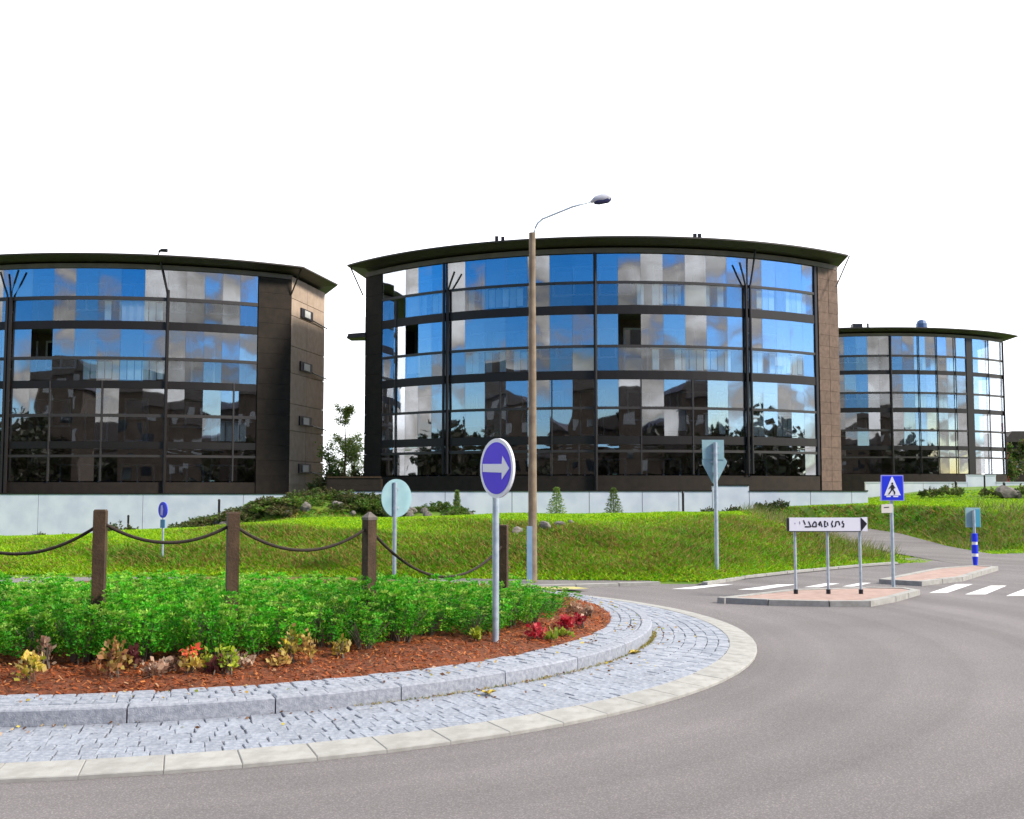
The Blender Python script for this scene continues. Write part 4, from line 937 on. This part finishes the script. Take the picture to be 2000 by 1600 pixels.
def tree(px, Y, zb, h, cw, n, label, seed, pal, size=.16, lean=0):
    r_ = np.random.default_rng(seed); rs = random.Random(seed); x = (px - 1000) / F * Y
    o = empty('birch_tree', (x, Y, zb), label, 'tree'); b = MB(); b.tube([(0, 0, 0), (.1 + lean * .4, 0, h * .5), (lean, 0, h * .96)], [.10, .06, .015], 6)
    Ps, Ds = [], []
    for i in range(26):
        t = rs.uniform(.18, .98); az = rs.uniform(0, 6.28); ln = cw * (1.15 - t) * rs.uniform(.6, 1.1) + .25; st = np.array([lean * t, 0, h * t])
        en = st + np.array([math.cos(az) * ln, math.sin(az) * ln, ln * rs.uniform(.3, .9)]); b.tube([tuple(st), tuple(en)], [.022, .005], 4)
        k = n // 26; tt = r_.uniform(.25, 1.05, k); Ps.append(st + (en - st) * tt[:, None] + r_.normal(0, .14, (k, 3))); Ds.append(r_.normal(0, 1, (k, 3)))
    b.build('trunk', M['bark'], o, local=True); P_ = np.concatenate(Ps); pal = np.array(pal)
    link('crown', np_mesh('crown', leaf_quads(P_, np.concatenate(Ds), size, .6, -.2, seed), 4, M['leaf'], pal[r_.choice(len(pal), len(P_))]), o)
LG = [(.14, .27, .04), (.22, .32, .06), (.10, .20, .035), (.34, .36, .09)]
tree(672, 72, 1.2, 6.0, 1.35, 8500, 'sparse birch against the sky in the gap between the two nearer buildings', 4, LG, .105)
tree(690, 74, 1.2, 4.4, 1.15, 4200, 'smaller birch close to the middle building, in the gap', 9, LG, .10)
tree(641, 58, 1.0, 2.9, .5, 1100, 'slim young tree against the tan end wall of the left building', 6, LG, .13)
for i, (px, h) in enumerate(((1975, 4.2), (2003, 4.8))): tree(px, 108, 1.5, h, 2.0, 1500, ('dark leafy tree', 'taller dark leafy tree')[i] + ' in front of the far house at the right edge', 14 + i, OLD, .3)
# trees across the road behind the viewpoint
for i, (x, y, h) in enumerate(((3, -56, 10), (44, -58, 11), (-36, -56, 12))):
    px = 1000 + F * x / y; tree(px, y, 0, h, h * .32, 2600, ['tall dark tree between the two blocks across the road', 'broad tree beside the gabled block across the road', 'tree at the end of the row across the road', 'small tree across the road', 'tree near the side block across the road'][i], 30 + i, DKT, .45)

def belt():
    n = 130000; az = rng.uniform(math.radians(62), math.radians(298), n); rad = rng.uniform(62, 90, n)
    top = 7.0 + 1.0 * np.sin(az * 17) + 1.0 * np.sin(az * 41 + 1) + .6 * np.sin(az * 97)
    P_ = np.stack([np.sin(az) * rad, np.cos(az) * rad, top * rng.uniform(0, 1, n) ** 1.15], -1)
    pal = np.array(DKT); return np_mesh('far_wood', leaf_quads(P_, rng.normal(0, 1, (n, 3)), .95, .8, .2, 77), 4, M['leaf'], pal[rng.choice(len(pal), n)])
o = link('far_wood', belt()); o['kind'] = 'stuff'
# ------------------------------------------------------------------ signs, posts, lamp
def disc(b, r, y0, y1, z, n=40, x=0):
    return b.vprism([(x + r * math.cos(2 * PI * i / n), z + r * math.sin(2 * PI * i / n)) for i in range(n)], y0, y1)
# arrow sign
g = gnd(968, 1252, .285); D = g.y
s_ = empty('arrow_sign', g, 'round blue sign with a white right arrow on a pole in the bark bed', 'road sign', 'round signs')
zc0 = at(974, 915, D).z - g.z; rad = 57.5 / F * D
MB().tube([(0, 0, -.1), (0, 0, zc0 + rad * .8)], .031, 12).build('pole', M['galv'], s_, local=True, smooth=False)
hd = empty('sign_face', (.016, -.115, 0)); hd.parent = s_; hd.rotation_euler = (0, 0, -math.radians(55.5))
def face(parent, items):
    for nm, bld, m in items: bld.build(nm, m, parent, local=True)
hd_plate = disc(MB(), rad, -.012, .012, zc0, 48).build('plate', M['signwhite'], hd, local=True)
disc(MB(), rad * .87, -.0155, -.0125, zc0, 48).build('blue_field', M['bluepurple'], hd, local=True)
q = rad
MB().vprism([(-.80 * q, zc0 - .115 * q), (.36 * q, zc0 - .155 * q), (.36 * q, zc0 - .38 * q), (.80 * q, zc0 - .02 * q), (.40 * q, zc0 + .40 * q), (.36 * q, zc0 + .135 * q), (-.80 * q, zc0 + .155 * q)], -.019, -.016).build('arrow', M['signwhite'], hd, local=True)
MB().box((0, .03, zc0 + rad * .4), (.09, .035, .05)).box((0, .03, zc0 - rad * .4), (.09, .035, .05)).build('bracket', M['galv'], hd, local=True)
# round sign seen from behind
def back_round(px, pyb, pyc, wpx, hpx, yaw, D, label, tilt=0):
    zb = 0.05; x = (px - 1000) / F * D; zb = tz(x, D) if D > 20.2 else .09
    o = empty('round_sign', (x, D, zb), label, 'road sign', 'round signs'); z0 = at(px, pyc, D).z - zb; r_ = hpx / 2 / F * D
    MB().tube([(0, 0, -.1), (0, 0, z0 + r_ * .82)], .038, 12).build('pole', M['galv'], o, local=True)
    h_ = empty('sign_face', (.0, .055, 0)); h_.parent = o; h_.rotation_euler = (0, 0, yaw)
    disc(MB(), r_, -.010, .010, z0, 40, x=.03).build('plate', M['signback'], h_, local=True)
    disc(MB(), r_ * .97, .0105, .018, z0, 40, x=.03).build('face_sheet', M['black'], h_, local=True)
    MB().box((.0, -.02, z0 + r_ * .5), (.14, .03, .04)).box((0, -.02, z0 - r_ * .5), (.14, .03, .04)).build('bracket', M['galv'], h_, local=True)
back_round(772, 1132, 973, 52, 74, math.radians(44), 20.9, 'grey-green back of a round road sign at the lawn edge, left of the arrow sign')
# small round blue sign
D = 22.6; x = (322 - 1000) / F * D; zb = tz(x, D); s_ = empty('small_round_sign', (x, D, zb), 'small round blue sign with a blue plate below it, seen over the shrubs at left', 'road sign', 'round signs')
z0 = at(322, 996, D).z - zb; z1 = at(322, 1023, D).z - zb; r_ = 15.5 / F * D
MB().tube([(0, 0, -.1), (0, 0, z0)], .022, 10).build('pole', M['galv'], s_, local=True)
h_ = empty('sign_face', (0, -.03, 0)); h_.parent = s_; h_.rotation_euler = (0, 0, math.radians(-41))
disc(MB(), r_, -.01, .01, z0, 32).build('plate', M['blue'], h_, local=True)
MB().vprism([(-.42 * r_, z0 - .6 * r_), (.05 * r_, z0 - .72 * r_), (.16 * r_, z0 + .1 * r_), (-.02 * r_, z0 + .62 * r_), (-.38 * r_, z0 + .5 * r_)], -.014, -.011).build('light_mark', mat('pale_violet', (.45, .42, .80), None, .5), h_, local=True)
MB().box((0, 0, z1), (.16, .015, .17)).build('lower_plate', mat('teal_blue', (.05, .22, .40), None, .5), h_, local=True)
# give-way sign from behind
D = 21.15; x = (1397 - 1000) / F * D; zb = tz(x, D); s_ = empty('give_way_sign', (x, D, zb), 'tall post with the grey backs of a rectangular plate above a pointed give-way triangle', 'road sign')
k = D / F; zt = at(1397, 858, D).z - zb
def pxz(y): return at(1397, y, D).z - zb
MB().tube([(0, 0, -.1), (0, 0, pxz(864))], .040, 12).build('pole', M['galv'], s_, local=True)
MB().vprism([(-25 * k, pxz(859)), (18 * k, pxz(859)), (18 * k, pxz(898)), (-24 * k, pxz(896))], .05, .062).build('plate', M['signback'], s_, local=True)
MB().vprism([(-25 * k, pxz(897.5)), (-20 * k, pxz(894)), (19 * k, pxz(894)), (24 * k, pxz(901)), (23 * k, pxz(905)), (3 * k, pxz(944)), (-2 * k, pxz(946)), (-6 * k, pxz(942)), (-24.5 * k, pxz(906))], .063, .078).build('triangle', M['signback'], s_, local=True)
for yy in (872, 885, 902, 925): MB().box((0, .042, pxz(yy)), (.17, .016, .035)).build('bracket', M['galv'], s_, local=True)
# direction sign
Dg = gnd(1618, 1160, .074); D = Dg.y; k = D / F
s_ = empty('direction_sign', Dg, 'long white direction board with black lettering and an arrow end, on three posts', 'road sign')
def sx(px): return (px - 1618) * k
def szz(py): return at(1618, py, D).z - Dg.z
for px, dp in ((1555, 0.0), (1618, 0.0), (1681, 0.0)): 
    MB().tube([(sx(px), dp, -.05), (sx(px), dp, szz(1014))], .022, 10).build('post', M['galv'], s_, local=True)
    MB().tube([(sx(px), dp, -.02), (sx(px), dp, .07)], .034, 10).build('post_shoe', M['metaldark'], s_, local=True)
ya = -.045
MB().vprism([(sx(1543), szz(1037)), (sx(1543), szz(1011)), (sx(1681), szz(1011)), (sx(1681), szz(1037))], ya - .012, ya + .012).build('board', M['signwhite'], s_, local=True)
MB().vprism([(sx(1539), szz(1037)), (sx(1539), szz(1012)), (sx(1542.6), szz(1012)), (sx(1542.6), szz(1037))], ya - .01, ya + .04).build('end_cap', M['metaldark'], s_, local=True)
MB().vprism([(sx(1681.3), szz(1037)), (sx(1681.3), szz(1010.5)), (sx(1694.5), szz(1010)), (sx(1694.5), szz(1037.5))], ya - .012, ya + .012).build('arrow_end', M['signwhite'], s_, local=True)
MB().vprism([(sx(1681.5), szz(1038)), (sx(1681.5), szz(1010.5)), (sx(1687), szz(1016)), (sx(1693.6), szz(1023)), (sx(1688), szz(1030))], ya - .016, ya - .0125).build('arrow', M['black'], s_, local=True)
MB().box((sx(1612), ya, szz(1038.2)), (138 * k, .03, .012)).build('bottom_trim', M['metaldark'], s_, local=True)
def ink(b, pts, wd_):
    for (xa, ya_), (xb, yb_) in zip(pts[:-1], pts[1:]):
        a_ = Vector((sx(1530 + xa / 11.1), szz(1000 + ya_ / 11.1))); c_ = Vector((sx(1530 + xb / 11.1), szz(1000 + yb_ / 11.1))); t_ = (c_ - a_).normalized(); n_ = Vector((-t_.y, t_.x)) * wd_ / 2 * k / 11.1
        b.ly -= .00012
        b.vprism([tuple(a_ - n_ - t_ * .002), tuple(c_ - n_ + t_ * .002), tuple(c_ + n_ + t_ * .002), tuple(a_ + n_ - t_ * .002)], b.ly, ya - .0125)
STROKES = [[[(450, 180), (488, 272)], [(490, 318), (560, 322)]], [[(560, 205), (608, 322)], [(480, 322), (600, 322)]], [[(640, 318), (652, 262), (690, 208), (722, 232), (724, 320)], [(645, 318), (726, 318)]], [[(768, 275), (815, 205), (848, 322)], [(790, 250), (800, 300)]],
           [[(905, 195), (905, 325)], [(900, 200), (935, 215)], [(905, 322), (945, 312)], [(962, 225), (975, 295)]], [[(1078, 192), (1052, 262), (1080, 318)], [(1060, 318), (1085, 318)]], [[(1112, 322), (1138, 300), (1150, 212), (1205, 205), (1222, 245), (1226, 285)]], [[(1300, 195), (1278, 230), (1318, 262), (1305, 332)], [(1275, 318), (1300, 322)]]]
for gl in STROKES:
    b = MB(); b.ly = ya - .0150
    for st in gl: ink(b, st, 26)
    b.build('letter', M['black'], s_, local=True)
for xa in (265, 370): 
    b = MB(); b.ly = ya - .0150; ink(b, [(xa, 235 if xa < 300 else 205), (xa + 4, 260)], 12); b.build('letter', mat('faded_ink', (.18, .20, .30), None, .6), s_, local=True)
# pedestrian crossing sign
g = gnd(1745, 1147.5, .074); D = g.y; k = D / F
s_ = empty('crossing_sign', g, 'square blue pedestrian crossing sign with a white triangle and a small plate beneath', 'road sign')
def sx(px): return (px - 1745) * k
def szz(py): return at(1745, py, D).z - g.z
MB().tube([(0, 0, -.05), (0, 0, szz(985)), (0, 0, szz(935))], .030, 12).build('pole', M['galv'], s_, local=True)
MB().vprism([(sx(1722), szz(978)), (sx(1724), szz(928)), (sx(1767), szz(928)), (sx(1768), szz(978))], -.06, -.036).build('plate', mat('sign_rim', (.30, .30, .75), None, .5), s_, local=True)
MB().vprism([(sx(1725), szz(976.5)), (sx(1726), szz(930)), (sx(1765.5), szz(930)), (sx(1766), szz(976.5))], -.064, -.0605).build('blue_field', M['blue'], s_, local=True)
MB().vprism([(sx(1729), szz(968)), (sx(1744), szz(931.5)), (sx(1746), szz(931.5)), (sx(1761), szz(967.5))], -.068, -.0645).build('triangle', M['signwhite'], s_, local=True)
b = MB(); yy0, yy1 = -.072, -.0685
for poly in ([(1743, 944.5), (1744.5, 942.5), (1746.5, 943), (1747, 945.5), (1745, 947)], [(1743, 947.3), (1747.3, 946.8), (1748.3, 953), (1747, 957.5), (1742.4, 957.5), (1742, 952)],
             [(1742.4, 957), (1745, 957), (1738.8, 965.8), (1736, 965.8)], [(1745.2, 957), (1747.4, 957), (1750.5, 961), (1750, 966), (1748, 966), (1748, 962)], [(1742.2, 948.5), (1742.3, 951), (1738.6, 955.6), (1737.8, 954.4)], [(1747.6, 948.5), (1750.8, 953.2), (1750, 954.2), (1747.6, 951.2)]):
    yy0 -= .0002; b.vprism([(sx(x), szz(y)) for x, y in poly], yy0, yy1)
b.build('walking_figure', M['black'], s_, local=True)
b = MB()
for xa, xb in ((1732.5, 1742), (1746, 1756.5)): b.vprism([(sx(xa), szz(971)), (sx(xa + 1), szz(968.6)), (sx(xb), szz(968.4)), (sx(xb - 1), szz(971))], -.0688, -.0645)
b.build('stripe_mark', M['signwhite'], s_, local=True)
MB().vprism([(sx(1723.5), szz(1002)), (sx(1723.5), szz(985.5)), (sx(1744.6), szz(984)), (sx(1744.6), szz(1001.5))], -.06, -.045).build('lower_plate', mat('cream_plate', (.70, .66, .58), None, .5), s_, local=True)
MB().vprism([(sx(1728), szz(992.3)), (sx(1728), szz(990.6)), (sx(1738), szz(989.8)), (sx(1738), szz(991.5))], -.062, -.0605).build('plate_text', M['metaldark'], s_, local=True)
# keep-right marker on the far island
g = gnd(1905, 1105, .074); D = g.y; k = D / F
s_ = empty('island_marker', g, 'blue and white banded island marker post with a blue-grey sign back on top', 'road sign')
def sx(px): return (px - 1905) * k
def szz(py): return at(1905, py, D).z - g.z
for i, (y0, y1, m, r0, r1) in enumerate(((1105, 1087, 'blue', .042, .058), (1087, 1081, 'signwhite', .064, .064), (1081, 1064, 'blue', .066, .066), (1064, 1058, 'signwhite', .056, .058), (1058, 1042, 'blue', .066, .062))):
    MB().tube([(0, 0, szz(y0)), (0, 0, szz(y1))], [r0, r1], 14).build('blue_band' if m == 'blue' else 'white_band', M[m], s_, local=True)
MB().tube([(0, 0, szz(1043)), (0, 0, szz(996))], .03, 10).build('pole', M['galv'], s_, local=True)
h_ = MB().box((0, .05, szz(1011)), (29 * k, .02, 38 * k)).build('plate', M['signback'], s_, local=True)
MB().box((.095, .035, szz(1012)), (.10, .012, 34 * k)).build('plate_fold', mat('cyan_back', (.06, .30, .42), None, .5), s_, local=True)
# thin dark poles and posts by the walls
for px, Y, y0, y1, w_, nm, lb in ((430, 46.5, 975, 1012, .10, 'garden_post', 'dark garden post rising from the planted mound by the left wall'), (1333, 46.3, 960, 998, .10, 'garden_post', 'dark post in front of the white wall, left of the raised block'), (254, 46.2, 1006, 1042, .09, 'garden_post', 'dark post beside the bushy shrub at the left white wall'), (1865, 66, 940, 962, .16, 'garden_post', 'short dark post at the far white wall'), (1959, 66, 942, 962, .16, 'garden_post', 'short dark post at the far white wall near the right edge'), (1921, 57, 928, 995, .09, 'dark_pole', 'thin dark pole standing on the far lawn')):
    q = on(px, Y); zt = at(px, y0, Y).z
    o = empty(nm, q, lb, 'post'); MB().tube([(0, 0, -.2), (0, 0, zt - q.z - .08)], w_ / 2, 8).build('shaft', M['frame'], o, local=True); MB().tube([(0, 0, zt - q.z - .08), (0, 0, zt - q.z)], [w_ / 2 * 1.25, w_ / 2 * .8], 8).build('cap', M['frame'], o, local=True)
# wooden bollards with rope
PT = [996, 995, 1000, 1001, 1025]
plab = ['square wooden post beyond the left edge', 'leftmost square wooden post in view, over the shrubs', 'wooden post, second from the left along the rope', 'wooden post with a pointed grey cap, left of the round sign back', 'wooden post half hidden by the arrow sign pole']
tops = []
for i, ((x, y), yt) in enumerate(zip(POSTXY, PT)):
    zt = at(1000, yt, y).z; zb = bed_z(math.hypot(x - IC[0], y - IC[1])) - .03
    o = empty('wooden_post', (x, y, zb), plab[i], 'post', 'wooden posts with rope'); hh = zt - zb; tops.append(Vector((x, y, zt)))
    rz = math.atan2(x - IC[0], IC[1] - y); w_ = .098 if i < 4 else .10
    b = MB(); body = hh - (.07 if i == 3 else .015)
    b.box((0, 0, body / 2), (w_, w_, body), rz).build('shaft', M['wood'], o, local=True)
    b = MB()
    if i == 3:
        b.box((0, 0, body + .012), (w_ * 1.1, w_ * 1.1, .024), rz); b.box((0, 0, body + .05), (w_ * 1.08, w_ * 1.08, .05), rz, taper=.15); b.build('cap', mat('grey_cap', (.10, .08, .07), (.15, .13, .11), .7, 12), o, local=True)
    else: b.box((0, 0, body + .007), (w_ * .985, w_ * .985, .014), rz, taper=.86).build('cap', M['wood'], o, local=True)
for i, (dz0, dz1, sag) in enumerate(((.10, .12, .26), (.10, .10, .17), (.11, .13, .22), (.15, .22, .40))):
    a_, c_ = tops[i] - Vector((0, 0, dz0)), tops[i + 1] - Vector((0, 0, dz1)); pts = []; rsz = []
    for j in range(33):
        t = j / 32; p = a_.lerp(c_, t); p.z -= sag * 4 * t * (1 - t); pts.append(p); rsz.append(.0135 + .0012 * (j % 2))
    if i == 3: pass
    o = MB().tube(pts, rsz, 8).build('rope', M['rope'], smooth=True)
    tag(o, ['rope sagging out of the left edge from the leftmost post', 'rope between the first and second wooden posts', 'rope between the second post and the grey-capped post', 'longest, deepest rope, from the grey-capped post to the post by the arrow sign'][i], 'rope', 'ropes between the wooden posts')
# street lamp
D = 19.75; x = (1040 - 1000) / F * D; lp = empty('street_lamp', (x, D, .09), 'street lamp on a tall wooden pole with a curved arm reaching right', 'lamp'); k = D / F
def sx(px): return (px - 1040) * k
def szz(py): return at(1040, py, D).z - .09
MB().tube([(0, 0, -.2), (0, 0, szz(700)), (0, 0, szz(457))], [.083, .070, .056], 14).build('pole', M['pole_wood'], lp, local=True, smooth=False)
MB().tube([(0, 0, szz(520)), (0.0, 0, szz(455))], [.058, .060], 12).build('collar', M['pole_wood'], lp, local=True)
arm = [(1044, 462), (1044, 452), (1046, 445), (1051, 436), (1060, 428), (1085, 418), (1120, 404), (1160, 393)]
MB().tube([(sx(a_), 0, szz(c_)) for a_, c_ in arm], .019, 8).build('arm', M['galv'], lp, local=True, smooth=True)
b = MB(); b.tube([(sx(1157), 0, szz(395)), (sx(1166), 0, szz(389)), (sx(1178), 0, szz(386.5)), (sx(1190), 0, szz(384.5)), (sx(1198.5), 0, szz(385.5))], [.025, .06, .08, .07, .025], 12)
hd_ = b.build('lamp_head', M['lampgrey'], lp, local=True, smooth=True)
MB().tube([(sx(1163), 0, szz(396.5)), (sx(1172), 0, szz(394.5)), (sx(1190), 0, szz(390.5)), (sx(1197), 0, szz(388.5))], [.03, .055, .06, .025], 12).build('lens', mat('dark_lens', (.03, .03, .09), None, .25), hd_, local=True, smooth=True)
MB().box((sx(1034), -.085, szz(1086)), (10.5 * k, .07, 115 * k)).build('cable_guard', M['bluegrey'], lp, local=True)
